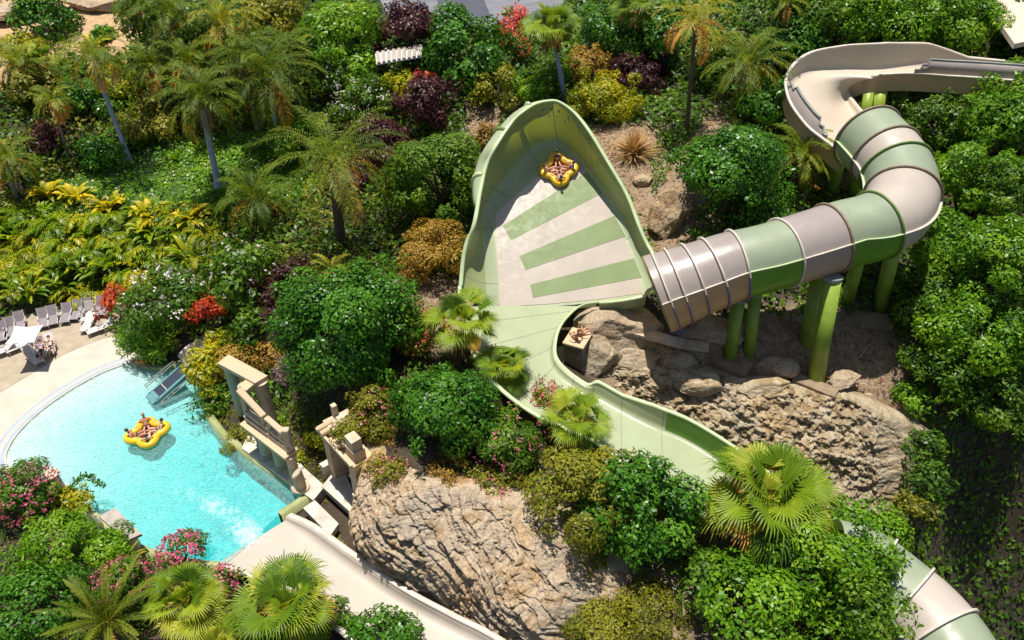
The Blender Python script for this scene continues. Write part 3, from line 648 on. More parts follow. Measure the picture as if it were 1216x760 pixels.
# violet saddle bracket under the tube
fp = framepath(tc); k = int(par(795, 346, tc) * 219)
c0 = tc[k] - fp[3][k] * 2.3
bm = bmesh.new(); 
for sx in (-1, 1): addprism(bm, [(c0[0] - .35, c0[1] - .9 * sx - .05), (c0[0] + .35, c0[1] - .9 * sx - .05), (c0[0] + .35, c0[1] - .9 * sx + .05), (c0[0] - .35, c0[1] - .9 * sx + .05)], c0[2] - .7, c0[2] + .45)
addbox(bm, (c0[0], c0[1], c0[2] - .75), (.9, 2.1, .1)); spart('bracket', bmmesh('bracket', bm, M['rib_violet'], bevel=.02))
# mouth hood behind the first flange
# ---- upper beige trough
UO = [(1003,182),(981,166),(958,147),(938,117),(936,88),(960,64),(1005,54),(1055,51),(1104,52),(1150,68),(1190,72),(1250,76)]
UI = [(1032,141),(1020,128),(1008,112),(1011,101),(1025,93),(1042,89),(1068,87),(1095,87),(1125,89),(1160,91),(1200,94),(1250,98)]
UZ = [10.1,10.4,10.9,11.6,12.3,12.9,13.2,13.4,13.5,13.6,13.8,14.0]
HO = [.9,.8,.8,.9,1.1,1.5,1.9,2.1,1.8,.9,.8,.8]; HI = [.9,.6,.45,.4,.4,.4,.4,.4,.4,.5,.6,.6]
G, Up, Ip, _ = trough(UO, UI, UZ, HO, HI, M['beige'], 160, .6, 'trough', 5, M['rim_beige'], .3)
# outer skin of the inner rim and raised splash guards with stepped ends
up = np.array([0, 0, 1.])
def guard(A, i0, i1, hg, lean, mat, sidesign, step=4):
    seg = A[i0:i1]; t = np.gradient(seg, axis=0); t /= np.linalg.norm(t, axis=1)[:, None]; s = np.stack([t[:, 1], -t[:, 0], 0 * t[:, 0]], -1) * sidesign
    n = len(seg); hh = np.full(n, hg); hh[:step] *= .25; hh[step:step * 2] *= .62; hh[-step:] *= .25; hh[-2 * step:-step] *= .62
    G = np.stack([seg + up * .05, seg + up * hh[:, None] + s * lean * hh[:, None]], 1)
    G2 = G + s[:, None] * .06
    GG = np.concatenate([G, G2[:, ::-1], G[:, :1]], 1)
    o = spart('splash_guard', gridmesh('splash_guard', GG, mat, smooth=False))
    spart('rim', railmesh('rim', G[:, 1] + up * .06, up[None], s, .16, .10, M['cap']))
guard(Up, 15, 52, 1.0, .35, M['mauve'], 1); guard(Ip, 96, 159, 1.05, -.3, M['mauve'], 1)
for A, i0, i1, hg in ((Ip, 20, 159, 1.5), (Up, 0, 60, 1.6)):
    seg = A[i0:i1]; G2 = np.stack([seg - up * .05, seg - up * hg * .6, seg - up * hg], 1)
    spart('outer_skin', gridmesh('outer_skin', G2, M['tan']))
# ---- lower tube seen bottom right
LC = [(985,664,4.0),(1025,676,3.85),(1060,703,3.7),(1098,737,3.5),(1130,780,3.3),(1150,835,3.1)]
lc = resample(catmull(np.array([P(*q) for q in LC]), 120), 160)
mk2 = [0] + [par(a, b, lc) for a, b in [(1034,684),(1074,714),(1112,754),(1136,795)]] + [1]
tube(lc, [1.95, 1.95], mk2, [M[k] for k in ('tube_green','tube_green','tube_beige','tube_green','tube_beige')], 16, [None] + [(M['rim_beige'],0,2*pi)]*4, 56, [M[k] for k in ('tube_green','vivid','tube_beige','tube_green','tube_beige')])  # vivid lower half: underside shade put into the colour
# ---- supports
def post(b, t, r, label=None):
    B = P(*b); T = P(*t); bm = bmesh.new(); B2 = B + (B - T) * .12
    addtube(bm, [B2, T], r, 24); d = (T - B) / np.linalg.norm(T - B)
    o = spart('support_post', bmmesh('support_post', bm, M['post'], smooth=False)); 
    for p in o.data.polygons: p.use_smooth = len(p.vertices) == 4
    bm = bmesh.new(); addtube(bm, [T - d * .05, T + d * .14], r * 1.12, 24); o2 = link('cap', bmmesh('cap', bm, M['cap'])); o2.parent = o
    o2.location = Vector((0, 0, 0))
    if label: o['label'] = label
post((970,443,1.1), (989,331,8.0), .56, 'sunlit yellow-green support post'); post((955,420,.7), (974,322,7.2), .52)
post((866,425,1.5), (877,356,5.9), .45); post((889,422,1.5), (897,350,6.1), .42)
post((1044,370,1.3), (1062,290,8.4), .5); post((1006,360,1.6), (1020,305,7.6), .45)
post((985,235,4.8), (1000,178,9.6), .5); post((968,215,5.6), (985,165,9.6), .42); post((1012,235,5.0), (1022,180,9.6), .5)
post((1040,150,8.0), (1046,106,11.0), .5); post((1025,150,8.0), (1033,104,11.0), .45); post((948,178,8), (950,135,9.6), .4)
post((620,420,2.8), (622,405,3.9), .4); post((800,590,1), (800,570,2.6), .4); post((900,625,-1), (900,610,2.2), .4); post((1090,740,-3), (1100,700,1.8), .5)
for (a, b, c), r in (((645,235,7),.3),((610,280,6),.3),((720,260,7),.3)):
    p = onplane(a, b); bm = bmesh.new(); addtube(bm, [(p[0], p[1], h(p[0], p[1]) - 1), (p[0], p[1], p[2] - .55)], r, 20); spart('support_post', bmmesh('support_post', bm, M['post']))

# ---- cream run-out chute into the pool
chute = empty('run_out_chute', P(330, 640, 0), 'wide cream run-out chute curving from the bottom edge into the turquoise pool', 'water slide')
_s = slide; slide = chute
CL = [(250,672),(282,676),(330,697),(380,728),(430,768),(480,815),(520,880)]
CR = [(342,612),(372,626),(420,660),(480,700),(535,730),(595,762),(680,830)]
trough(CL, CR, [-.12,.05,.2,.35,.5,.65,.8], [.12,.5,.6,.7,.7,.7,.7], [.25,.5,.6,.7,.7,.7,.7], M['cream'], 90, .5, 'trough', 1, M['rim_beige'], .34)
slide = _s
# ---- thin cream flume curling behind the frangipani to the pool
fl_ = empty('body_flume', P(240, 400, .8), 'thin curved cream flume edge above the yellow-green crotons', 'water slide'); slide = fl_
trough([(266,372),(254,388),(238,402),(222,413),(212,424)], [(276,388),(262,402),(248,414),(232,424),(222,434)], [2.2,1.7,1.2,.8,.5], [.5]*5, [.35]*5, M['cream'], 40, .3, 'trough', 1, M['rim_beige'], .2)
slide = _s
# ---- concrete pads
def pad(px, z, sx, sy, sz, rz, label, mat=None):
    p = P(px[0], px[1], z); bm = bmesh.new(); addbox(bm, (0, 0, 0), (sx, sy, sz))
    bmesh.ops.subdivide_edges(bm, edges=bm.edges[:], cuts=5, use_grid_fill=True)
    me = bmmesh('concrete_footing', bm, mat or M['concrete']); V = np.array([v.co[:] for v in me.vertices]); V += (fbm(V * 1.5 + p, 3) * .05)[:, None]
    for v, q in zip(me.vertices, V): v.co = q
    o = bpy.data.objects.new('concrete_footing', me); COL.objects.link(o); o.location = Vector(p); o.rotation_euler = (0, 0, rz); return meta(o, label, 'footing')
pad((857,437), .9, 3.6, 1.4, 1.5, R_(-32), 'brown concrete footing under the two short green posts')
pad((965,466), .1, 2.9, 1.0, 1.5, R_(-35), 'tilted concrete footing at the foot of the sunlit yellow-green post')
pad((952,398), 1.4, 1.8, 1.2, 1.5, R_(5), 'square concrete block behind the shaded green post')
pad((1020,383), 1.2, 4.2, 1.6, .9, R_(-8), 'wide concrete footing under the rear pair of green posts')
# ================================================================ plant builders (all numpy, one mesh per crown)
RG = np.random.default_rng(11)
def nrm_(v): return v / (np.linalg.norm(v, axis=-1, keepdims=True) + 1e-9)
def kites(c, d, s, n, L, Wd, fold=.2):
    """leaf-shaped quads: base, side, tip, side; c base points, d direction, s sideways, n normal"""
    L = np.asarray(L)[..., None] if np.ndim(L) else L; Wd = np.asarray(Wd)[..., None] if np.ndim(Wd) else Wd
    m = c + d * L * .5 - n * Wd * fold
    V = np.stack([c, m + s * Wd * .5, c + d * L - n * L * .12, m - s * Wd * .5], 1)
    F = np.arange(len(c) * 4).reshape(-1, 4); return V.reshape(-1, 3), F
class Acc:
    def __init__(s): s.V = []; s.F = []; s.T = []; s.MI = []; s.n = 0
    def add(s, V, F, t, mi=0):
        s.V.append(V); s.F.append(F + s.n); s.n += len(V); s.T.append(np.broadcast_to(np.asarray(t, float), (len(F),))); s.MI.append(np.full(len(F), mi))
    def mesh(s, name, mats):
        k = min(f.shape[1] for f in s.F)
        if k == 3 and any(f.shape[1] == 4 for f in s.F):
            F = []; T = []; I = []
            for f, t, i in zip(s.F, s.T, s.MI):
                if f.shape[1] == 4: F += [f[:, :3], f[:, [0, 2, 3]]]; T += [t, t]; I += [i, i]
                else: F.append(f); T.append(t); I.append(i)
            s.F, s.T, s.MI = F, T, I
        return npmesh(name, np.vstack(s.V), np.vstack(s.F), mats, np.concatenate(s.T), mi=np.concatenate(s.MI))
def rdir(n, rg): return nrm_(rg.normal(size=(n, 3)))

L = {}
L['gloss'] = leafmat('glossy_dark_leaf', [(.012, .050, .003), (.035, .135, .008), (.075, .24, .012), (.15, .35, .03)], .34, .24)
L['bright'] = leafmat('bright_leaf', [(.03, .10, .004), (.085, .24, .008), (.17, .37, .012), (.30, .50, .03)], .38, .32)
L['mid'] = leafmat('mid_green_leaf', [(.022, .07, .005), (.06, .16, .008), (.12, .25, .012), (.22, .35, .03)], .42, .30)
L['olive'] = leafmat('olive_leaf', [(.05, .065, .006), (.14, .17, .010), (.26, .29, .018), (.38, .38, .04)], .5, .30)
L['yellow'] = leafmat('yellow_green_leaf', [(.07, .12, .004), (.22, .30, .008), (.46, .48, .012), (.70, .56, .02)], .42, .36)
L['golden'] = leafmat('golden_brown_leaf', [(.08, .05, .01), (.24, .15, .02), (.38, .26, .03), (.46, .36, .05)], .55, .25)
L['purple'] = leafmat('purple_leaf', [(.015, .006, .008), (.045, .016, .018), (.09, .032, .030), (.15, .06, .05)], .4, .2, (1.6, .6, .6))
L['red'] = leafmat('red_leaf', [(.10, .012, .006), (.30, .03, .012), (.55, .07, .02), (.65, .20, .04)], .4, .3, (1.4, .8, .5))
L['fan'] = leafmat('fan_palm_leaf', [(.045, .11, .006), (.11, .22, .010), (.22, .34, .016), (.42, .46, .04)], .45, .32, dark=.9)
L['feather'] = leafmat('feather_palm_leaf', [(.025, .06, .004), (.065, .13, .007), (.14, .22, .012), (.32, .34, .03)], .55, .32, spec=.2, dark=.85)
L['strap'] = leafmat('strap_leaf', [(.04, .10, .005), (.10, .22, .008), (.22, .36, .010), (.50, .50, .015)], .35, .36)
L['dry'] = leafmat('dry_frond', [(.12, .07, .035), (.26, .16, .08), (.40, .28, .15), (.50, .40, .24)], .7, .15, (1.2, 1, .7), dark=.9)
L['straw'] = leafmat('straw_grass', [(.30, .20, .07), (.45, .31, .11), (.60, .44, .18), (.68, .54, .26)], .7, .2, (1.1, 1, .7), dark=.95)
L['orange'] = leafmat('yellowing_frond', [(.28, .20, .02), (.45, .30, .03), (.60, .38, .05), (.55, .28, .06)], .5, .3, dark=.95)
L['white_fl'] = leafmat('white_petal', [(.70, .66, .62), (.85, .82, .80)], .5, .2, (1, 1, 1), dark=.9)
L['pink_fl'] = leafmat('pink_bract', [(.55, .08, .16), (.70, .18, .27), (.75, .34, .38)], .5, .3, (1.1, .8, .8), dark=.85)
L['coral_fl'] = leafmat('coral_flower', [(.55, .05, .04), (.72, .14, .08), (.78, .28, .18)], .5, .3, (1.1, .8, .8))
L['mauve_fl'] = leafmat('mauve_twig', [(.22, .17, .15), (.36, .28, .25), (.48, .38, .34)], .7, .1, (1, 1, 1))
M['trunk_blue'] = simple('pale_blue_grey_palm_trunk', (.36, .42, .56), (.25, .29, .40), .7, 3, .4, 6)
M['trunk_grey'] = simple('ringed_grey_palm_trunk', (.30, .27, .25), (.16, .14, .12), .9, 5, .6, 12)
M['trunk_dark'] = simple('dark_fibrous_trunk', (.15, .10, .065), (.07, .045, .03), .95, 6, .8, 14)
M['shaft'] = simple('green_crownshaft', (.22, .30, .03), (.12, .19, .02), .45, 3)

def crown(acc, c, R, rz, rg, leaf=(.26, .13), dens=1.0, clumps=26, mi=0, lumps=.33, ov=None, tmean=.5, low=-.35, up=.35):
    """domed crown: clumps of leaves on an uneven ellipsoid, more leaves on the outside"""
    N = int(clumps); v = rdir(N * 3, rg); v = v[v[:, 2] > low][:N]; N = len(v)
    rad = rg.uniform(.52, .90, N)[:, None]; wob = 1 + fbm(v * 1.1 + rg.uniform(0, 50), 2)[:, None] * .62; cc = v * rad * wob; rc = rg.uniform(.55, 1.3, N) * lumps
    ns = N // 3; rad[:ns] = rg.uniform(.92, 1.14, (ns, 1)); rc[:ns] *= .45; cc = v * rad * wob      # sprays that break the outline
    A = 4 * pi * (R * rc) ** 2; nl = (A * dens / (leaf[0] * leaf[1]) * 1.15).astype(int)
    for i in range(N):
        n = nl[i]; u = rdir(n, rg); sh = rg.uniform(.62, 1.06, n)[:, None] ** .5; p = cc[i] + u * rc[i] * sh
        r = np.linalg.norm(p, axis=1); keep = (r > .52) & (p[:, 2] > low - .25) | (rg.random(n) < .12); p, u = p[keep], u[keep]; n = len(p)
        nr = nrm_(u * .8 + nrm_(p) * .6 + rdir(n, rg) * .55 + np.array([0, 0, up])); d = nrm_(np.cross(nr, rdir(n, rg)) + u * .25 - np.array([0, 0, .1])); s = np.cross(nr, d)
        Lf = leaf[0] * rg.uniform(.5, 1.45, n); V, F = kites(c + p * np.array([R, R, rz]), d, s, nr, Lf, leaf[1] * Lf / leaf[0])
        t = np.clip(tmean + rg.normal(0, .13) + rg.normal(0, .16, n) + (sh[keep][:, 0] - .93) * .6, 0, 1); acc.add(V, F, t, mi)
def limbs(base, c, R, rz, rg, n=6):
    bm = bmesh.new(); b = Vector(base); c = Vector(c); r0 = max(.07, R * .055)
    fork = b.lerp(c, .45); addtube(bm, [b - Vector((0, 0, .4)), b.lerp(fork, .5) + Vector((rg.uniform(-.1, .1), 0, 0)), fork], [r0 * 1.3, r0, r0 * .85], 8)
    for k in range(n):
        a = 2 * pi * k / n + rg.uniform(-.3, .3); e = c + Vector((cos(a) * R * .6, sin(a) * R * .6, rz * rg.uniform(-.1, .5)))
        m = fork.lerp(e, .5) + Vector((0, 0, .12 * R)); addtube(bm, [fork, m, e], [r0 * .6, r0 * .4, r0 * .15], 6)
    return bm
CNT = [0]
def bush(px, py, Rpx, kind, label, off=None, flat=.8, leaf=None, dens=1.0, clumps=None, flowers=None, cat='shrub', name='shrub', group=None, lumps=.33, tmean=.5, zc=None, low=-.35):
    CNT[0] += 1; rg = np.random.default_rng(1000 + CNT[0])
    p = hit(px, py, 1.0); R = Rpx * mpp(p)
    off = (R * flat * .45) if off is None else off
    c = hit(px, py, off) if zc is None else P(px, py, zc); R = Rpx * mpp(c); rz = R * flat; g = float(h(c[0], c[1])); base = (c[0], c[1], g)
    lf = leaf or (.30, .15); far = max(1, depth(c) / 62); lf = (lf[0] * far, lf[1] * far)
    o = empty(name, base, label, cat, group)
    acc = Acc(); clumps = clumps or int(np.clip(14 + R * 7, 14, 60)); crown(acc, c, R, rz, rg, lf, dens, clumps, 0, lumps * (1.12 if clumps < 25 else 1), tmean=tmean, low=low)
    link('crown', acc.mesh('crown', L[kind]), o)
    link('trunk', bmmesh('trunk', limbs(base, c, R, rz, rg), M['bark']), o)
    if flowers:
        fm, nf, sz = flowers; v = rdir(nf * 2, rg); v = v[v[:, 2] > -.15][:nf]; n = len(v)
        # flowers gather in patches
        pc = rdir(9, rg); pc[:, 2] = abs(pc[:, 2]); dd = (v @ pc.T).max(1); v = v[dd > .72]; n = len(v)
        pp = c + v * np.array([R, R, rz]) * rg.uniform(.93, 1.07, n)[:, None]; a2 = Acc()
        for k in range(4):
            d = nrm_(rdir(n, rg) + v * .4); nr = nrm_(v + rdir(n, rg) * .3); s = nrm_(np.cross(nr, d)); V, F = kites(pp + rdir(n, rg) * sz * .5, d, s, nr, np.full(n, sz), np.full(n, sz * .75)); a2.add(V, F, rg.random(n))
        meta(link('flowers', a2.mesh('flowers', L[fm]), o), kind='stuff')
    return o
def ptrunk(base, top, r0, r1, mat, parent, shaft=0, rings=True, bend=.0):
    b = np.array(base); t = np.array(top); Ln = np.linalg.norm(t - b); n = max(8, int(Ln / .18)); bm = bmesh.new()
    pts = []; rd = []
    for k in range(n + 1):
        s = k / n; p = b * (1 - s) + t * s + np.array([bend * sin(pi * s), 0, 0]); pts.append(p); rd.append((r0 * (1 - s) + r1 * s) * (1 + (.35 * (1 - s * 8) if s < .125 else 0)) * (1 + (.06 if (k % 2) and rings else 0)))
    pts[0] = pts[0] - np.array([0, 0, .5]); addtube(bm, pts, rd, 12); link('trunk', bmmesh('trunk', bm, mat, smooth=True), parent)
    if shaft:
        d = (t - b) / Ln; bm = bmesh.new(); addtube(bm, [t - d * shaft, t - d * shaft * .5, t + d * .1], [r1 * 1.1, r1 * 1.35, r1 * .8], 12); link('crownshaft', bmmesh('crownshaft', bm, M['shaft'], smooth=True), parent)
def fanleaf(acc, o, az, el, lp, rb, rg, t, mi=0, seg=32, spread=2.2, droop=.35):
    d = np.array([cos(az) * cos(el), sin(az) * cos(el), sin(el)]); s = np.array([-sin(az), cos(az), 0]); n = np.cross(d, s); n = n if n[2] > 0 else -n
    ro = rg.normal(0, .35); s, n = s * cos(ro) + n * sin(ro), n * cos(ro) - s * sin(ro)
    e = o + d * lp - np.array([0, 0, .14 * lp]); w = .035; V = np.array([o + s * w, e + s * w * .6, e - s * w * .6, o - s * w]); acc.add(V, np.array([[0, 1, 2, 3]]), .95, mi)
    d2 = nrm_(d - np.array([0, 0, droop * rg.uniform(.6, 1.6)])); n2_ = np.cross(d2, s); n2_ = n2_ if n2_[2] > 0 else -n2_
    a = np.linspace(-1, 1, seg) * spread * .72; r = rb * (1 - .22 * np.abs(a / a.max()) ** 2) * rg.uniform(.86, 1.08, seg)
    ds = d2 * np.cos(a)[:, None] + s * np.sin(a)[:, None]; ss = -d2 * np.sin(a)[:, None] + s * np.cos(a)[:, None]
    up = n2_ * (np.abs(np.sin(a)) * .20)[:, None] * rb
    wd = 1.15 * rb * .5 * (a[1] - a[0]); dn = np.array([0, 0, 1.])
    m1 = e + ds * (r * .48)[:, None] + up * .5; m2 = e + ds * (r * .78)[:, None] + up - dn * (.05 * rb); tip = e + ds * r[:, None] + up * .8 - dn * (rg.uniform(.08, .36, seg) * rb * (1 + droop))[:, None]
    q = e + ds * .03; w2 = wd * .62
    V = np.stack([q, m1 + ss * wd * .5 - n2_ * wd * .28, m1 + n2_ * wd * .16, m1 - ss * wd * .5 - n2_ * wd * .28, m2 + ss * w2 * .5 - n2_ * w2 * .2, m2 - ss * w2 * .5 - n2_ * w2 * .2, tip], 1).reshape(-1, 3); b = np.arange(seg)[:, None] * 7
    F = np.vstack([b + np.array([0, 1, 2, 2]), b + np.array([0, 2, 3, 3]), b + np.array([1, 4, 5, 2]), b + np.array([2, 5, 3, 3]), b + np.array([4, 6, 5, 5])])
    F3 = np.vstack([F[:, [0, 1, 2]], F[:, [0, 2, 3]]]); k = (F3[:, 0] != F3[:, 1]) & (F3[:, 1] != F3[:, 2]) & (F3[:, 0] != F3[:, 2]); F3 = F3[k]
    tt = np.clip(t + np.tile(rg.normal(0, .08, seg), 10)[k[:seg * 10]], 0, 1); acc.add(V, np.c_[F3, F3[:, 2]][:, :3], tt, mi)
def fan_crown(o, R, rg, n=30, dead=10, lo=-.35, petiole=.45, tm=.5, yellow=6):
    acc = Acc(); o = np.array(o)
    for k in range(n):
        s = (k + .5) / n; el = 1.15 - (1.15 - lo) * s ** .8 + rg.normal(0, .16); az = k * 2.39996 + rg.normal(0, .15); f = .62 + .38 * sin(pi * min(1, s + .25))
        t = tm + rg.normal(0, .20) + .15 * (s > .5) - .12 * (s < .2); mi = 0
        if s > 1 - yellow / n: t = rg.uniform(.7, 1); mi = 1 if rg.random() < .7 else 0
        fanleaf(acc, o, az, el, R * petiole * 1.25 * f * rg.uniform(.8, 1.15), R * .60 * f * rg.uniform(.85, 1.12), rg, t, mi)
    for k in range(7): fanleaf(acc, o, k * 2.1 + rg.normal(0, .3), rg.uniform(.85, 1.4), R * petiole * .45, R * .42 * rg.uniform(.7, 1.1), rg, np.clip(tm + rg.normal(.05, .15), 0, 1), 0)
    live = acc; a2 = Acc()
    for k in range(dead):
        az = k * 2.39996 * 1.3 + rg.normal(0, .3); fanleaf(a2, o - np.array([0, 0, .15 + .05 * k]), az, rg.uniform(-1.35, -.95), R * .22, R * .42, rg, rg.random(), 0, 12, 1.5)
    return live, a2
def feather(acc, o, az, el, Ln, rg, t, mi=0, nl=26, ll=.5, droop=1.1, lw=.055, vee=.45, seg=10):
    d = np.array([cos(az), sin(az)]); s3 = np.array([-sin(az), cos(az), 0.]); pts = []; p = np.array(o, float); e = el
    for k in range(seg + 1):
        pts.append(p.copy()); st = Ln / seg; p = p + np.array([d[0] * cos(e), d[1] * cos(e), sin(e)]) * st; e -= droop / seg * (1 + k / seg)
    pts = np.array(pts); w = np.linspace(.035, .008, seg + 1)[:, None]
    a = pts + s3 * w; b = pts - s3 * w; V = np.stack([a, b], 1).reshape(-1, 3); i = np.arange(seg)[:, None] * 2; acc.add(V, i + np.array([0, 1, 3, 2]), min(1, t + .25), mi)
    u = np.linspace(.12, .99, nl); q = np.stack([np.interp(u, np.linspace(0, 1, seg + 1), pts[:, k]) for k in range(3)], -1)
    T = np.gradient(q, axis=0); T = nrm_(T); Nn = nrm_(np.cross(s3[None], T)); Nn = np.where(Nn[:, 2:] < 0, -Nn, Nn)
    prof = np.sin(pi * np.clip(u * .82 + .16, 0, 1)) ** .6
    for sg in (1, -1):
        dr = nrm_(s3 * sg * 1.0 + T * (.55 + .5 * u[:, None]) + Nn * vee * rg.uniform(.5, 1.2, (nl, 1)) + rg.normal(0, .08, (nl, 3)))
        lf = ll * prof * rg.uniform(.85, 1.1, nl); sd = nrm_(np.cross(dr, Nn)); nn = np.cross(sd, dr)
        m = q + dr * (lf * .5)[:, None]; tip = q + dr * lf[:, None] - np.array([0, 0, 1]) * (lf * .38)[:, None]
        V = np.stack([q, m + sd * lw * .5, tip, m - sd * lw * .5], 1).reshape(-1, 3); acc.add(V, np.arange(nl * 4).reshape(-1, 4), np.clip(t + rg.normal(0, .09, nl), 0, 1), mi)
def feather_crown(o, R, rg, n=20, tm=.5, el0=1.35, lo=-.5, lw=.06, ll=.28, nl=28, droop=1.2, old=3):
    acc = Acc()
    for k in range(n):
        s = (k + .5) / n; el = el0 - (el0 - lo) * s ** 1.1 + rg.normal(0, .07); az = k * 2.39996 + rg.normal(0, .2)
        mi = 1 if k >= n - old else 0
        feather(acc, np.array(o) + np.array([cos(az), sin(az), 0]) * .06, az, el, R * rg.uniform(.92, 1.1) * (1.25 if el > .6 else 1.12), rg, np.clip(tm + rg.normal(0, .12) + .15 * s, 0, 1), mi, nl, R * ll, droop, lw)
    return acc
def palm(kind, crown_px, Rpx, label, base_px=None, off=None, tm=.5, n=None, trunk='trunk_grey', r=.2, dead=8, yellow=5, group=None, shaft=0, lo=None, ll=.28, nl=28, lw=None, droop=1.2, petiole=.45, cat='palm tree', name='palm_tree', bend=0., old=3, el0=1.35):
    CNT[0] += 1; rg = np.random.default_rng(2000 + CNT[0])
    if base_px is not None:
        b = hit(*base_px); d = ray(*crown_px); t = b[1] / d[1]; top = np.array([0, 0, CAMH]) + d * t
    else:
        top = hit(crown_px[0], crown_px[1], off); b = np.array([top[0] + rg.uniform(-.3, .3), top[1], h(top[0], top[1])])
    R = Rpx * mpp(top); o = empty(name, tuple(b), label, cat, group)
    if kind == 'fan':
        a, dd = fan_crown(top, R, rg, int((n or 30) * .95), dead, -.45 if lo is None else lo, petiole, tm, yellow)
        link('crown', a.mesh('crown', [L['fan'], L['orange']]), o)
        if dead: link('dead_fronds', dd.mesh('dead_fronds', L['dry']), o)
    else:
        far = max(1, depth(top) / 60)
        a = feather_crown(top, R, rg, int((n or 20) * 1.3), tm, el0, -.5 if lo is None else lo, (lw or .10) * far, ll, nl, droop, old)
        link('crown', a.mesh('crown', [L['feather'], L['orange'] if old < 9 else L['dry']]), o)
        if dead:
            a2 = Acc()
            for k in range(dead): feather(a2, top - np.array([0, 0, .1]), k * 2.4 + .4, rg.uniform(-1.2, -.8), R * .8, rg, rg.random(), 0, 18, R * .2, .6, .05)
            link('dead_fronds', a2.mesh('dead_fronds', L['dry']), o)
    if np.linalg.norm(top - b) > .4: ptrunk(b, top, r, r * .75, M[trunk], o, shaft, bend=bend)
    return o
# ---- strap-leaved clumps (banana, ginger, heliconia): one kind, copied
def strapmesh(rg, n=20, H=2.0, w=.26, spread=1.0, tm=.5, el=(.55, 1.35), droop=1.5):
    acc = Acc()
    for k in range(n):
        az = k * 2.39996 + rg.normal(0, .25); Ln = H * rg.uniform(.75, 1.2); e = rg.uniform(*el); p = np.array([cos(az), sin(az), 0]) * rg.uniform(0, .25) * spread
        sg = 7; s3 = np.array([-sin(az), cos(az), 0]); pts = []; 
        for j in range(sg + 1):
            pts.append(p.copy()); p = p + np.array([cos(az) * cos(e), sin(az) * cos(e), sin(e)]) * Ln / sg; e -= droop / sg * (.3 + 1.4 * j / sg)
        pts = np.array(pts); pr = np.array([.12, .15, .5, .9, 1, .85, .55, .05])[:, None] * w * rg.uniform(.8, 1.2) * .5
        V = np.stack([pts + s3 * pr + np.array([0, 0, 1]) * pr * .45, pts, pts - s3 * pr + np.array([0, 0, 1]) * pr * .45], 1).reshape(-1, 3); i = np.arange(sg)[:, None] * 3
        F = np.vstack([i + np.array([0, 1, 4, 3]), i + np.array([1, 2, 5, 4])]); t = np.clip(tm + rg.normal(0, .2), 0, 1); acc.add(V, F, np.clip(t + rg.normal(0, .05, len(F)) + np.tile(np.linspace(-.1, .15, sg), 2), 0, 1))
    return acc
def placed(me, px, py, sc, rz, name, label, cat, group=None, off=0.0):
    p = hit(px, py, off); p = np.array([p[0], p[1], h(p[0], p[1])]); o = bpy.data.objects.new(name, me); COL.objects.link(o); o.location = Vector(p); o.scale = (sc,) * 3; o.rotation_euler = (0, 0, rz)
    return meta(o, label, cat, group)
def rosette(rg, n=40, Ln=.6, w=.05, tm=.5, el=(.1, 1.4)):
    acc = Acc(); az = np.arange(n) * 2.39996 + rg.normal(0, .2, n); e = rg.uniform(el[0], el[1], n); d = np.stack([np.cos(az) * np.cos(e), np.sin(az) * np.cos(e), np.sin(e)], -1)
    s = np.stack([-np.sin(az), np.cos(az), 0 * az], -1); nr = np.cross(s, d); nr = np.where(nr[:, 2:] < 0, -nr, nr); V, F = kites(d * .03, d, s, nr, Ln * rg.uniform(.7, 1.2, n), np.full(n, w)); acc.add(V, F, np.clip(tm + rg.normal(0, .2, n), 0, 1)); return acc
# ---- leafy masses nobody could count, following the ground with lumps
def cover(name, polys, kind, dens, leaf, H, seed, tm=.5, avoid=None, lump=.35, kindmi=None, clear=None, upness=.9, sig=.17):
    rg = np.random.default_rng(seed); acc = []; pts = []
    for poly in polys:
        poly = [tuple(q) for q in poly]; xs = [q[0] for q in poly]; ys = [q[1] for q in poly]; A = (max(xs) - min(xs)) * (max(ys) - min(ys)); n = int(A * dens)
        x = rg.uniform(min(xs), max(xs), n); y = rg.uniform(min(ys), max(ys), n); k = inpoly(x, y, poly) if clear is None else inpoly(x, y, poly) & ~clear(x, y); pts.append(np.c_[x[k], y[k]])
    q = np.vstack(pts); x, y = q[:, 0], q[:, 1]; n = len(x)
    lum = lambda X, Y: np.clip(n2(X, Y, lump, 3, seed) * .9 + .45 + n2(X, Y, lump * 3.3, 2, seed + 3) * .35, 0, 1.2) * H
    z = h(x, y) + lum(x, y) * rg.uniform(.35, 1.05, n); e = .25
    gx = (lum(x + e, y) - lum(x - e, y) + h(x + e, y) - h(x - e, y)) / (2 * e); gy = (lum(x, y + e) - lum(x, y - e) + h(x, y + e) - h(x, y - e)) / (2 * e)
    nr = nrm_(nrm_(np.stack([-gx, -gy, np.ones(n)], -1)) * upness + rdir(n, rg) * .55); d = nrm_(np.cross(nr, rdir(n, rg))); s = np.cross(nr, d)
    dp = np.maximum(1, (y * cp_ + (CAMH - z) * sp_) / 60); Lf = leaf[0] * rg.uniform(.6, 1.35, n) * dp
    V, F = kites(np.stack([x, y, z], -1), d, s, nr, Lf, Lf * leaf[1] / leaf[0]); t = np.clip(tm + n2(x, y, .8, 2, seed + 7) * .35 + rg.normal(0, sig, n), 0, 1)
    return meta(link(name, npmesh(name, V, F, L[kind], t)), kind='stuff')
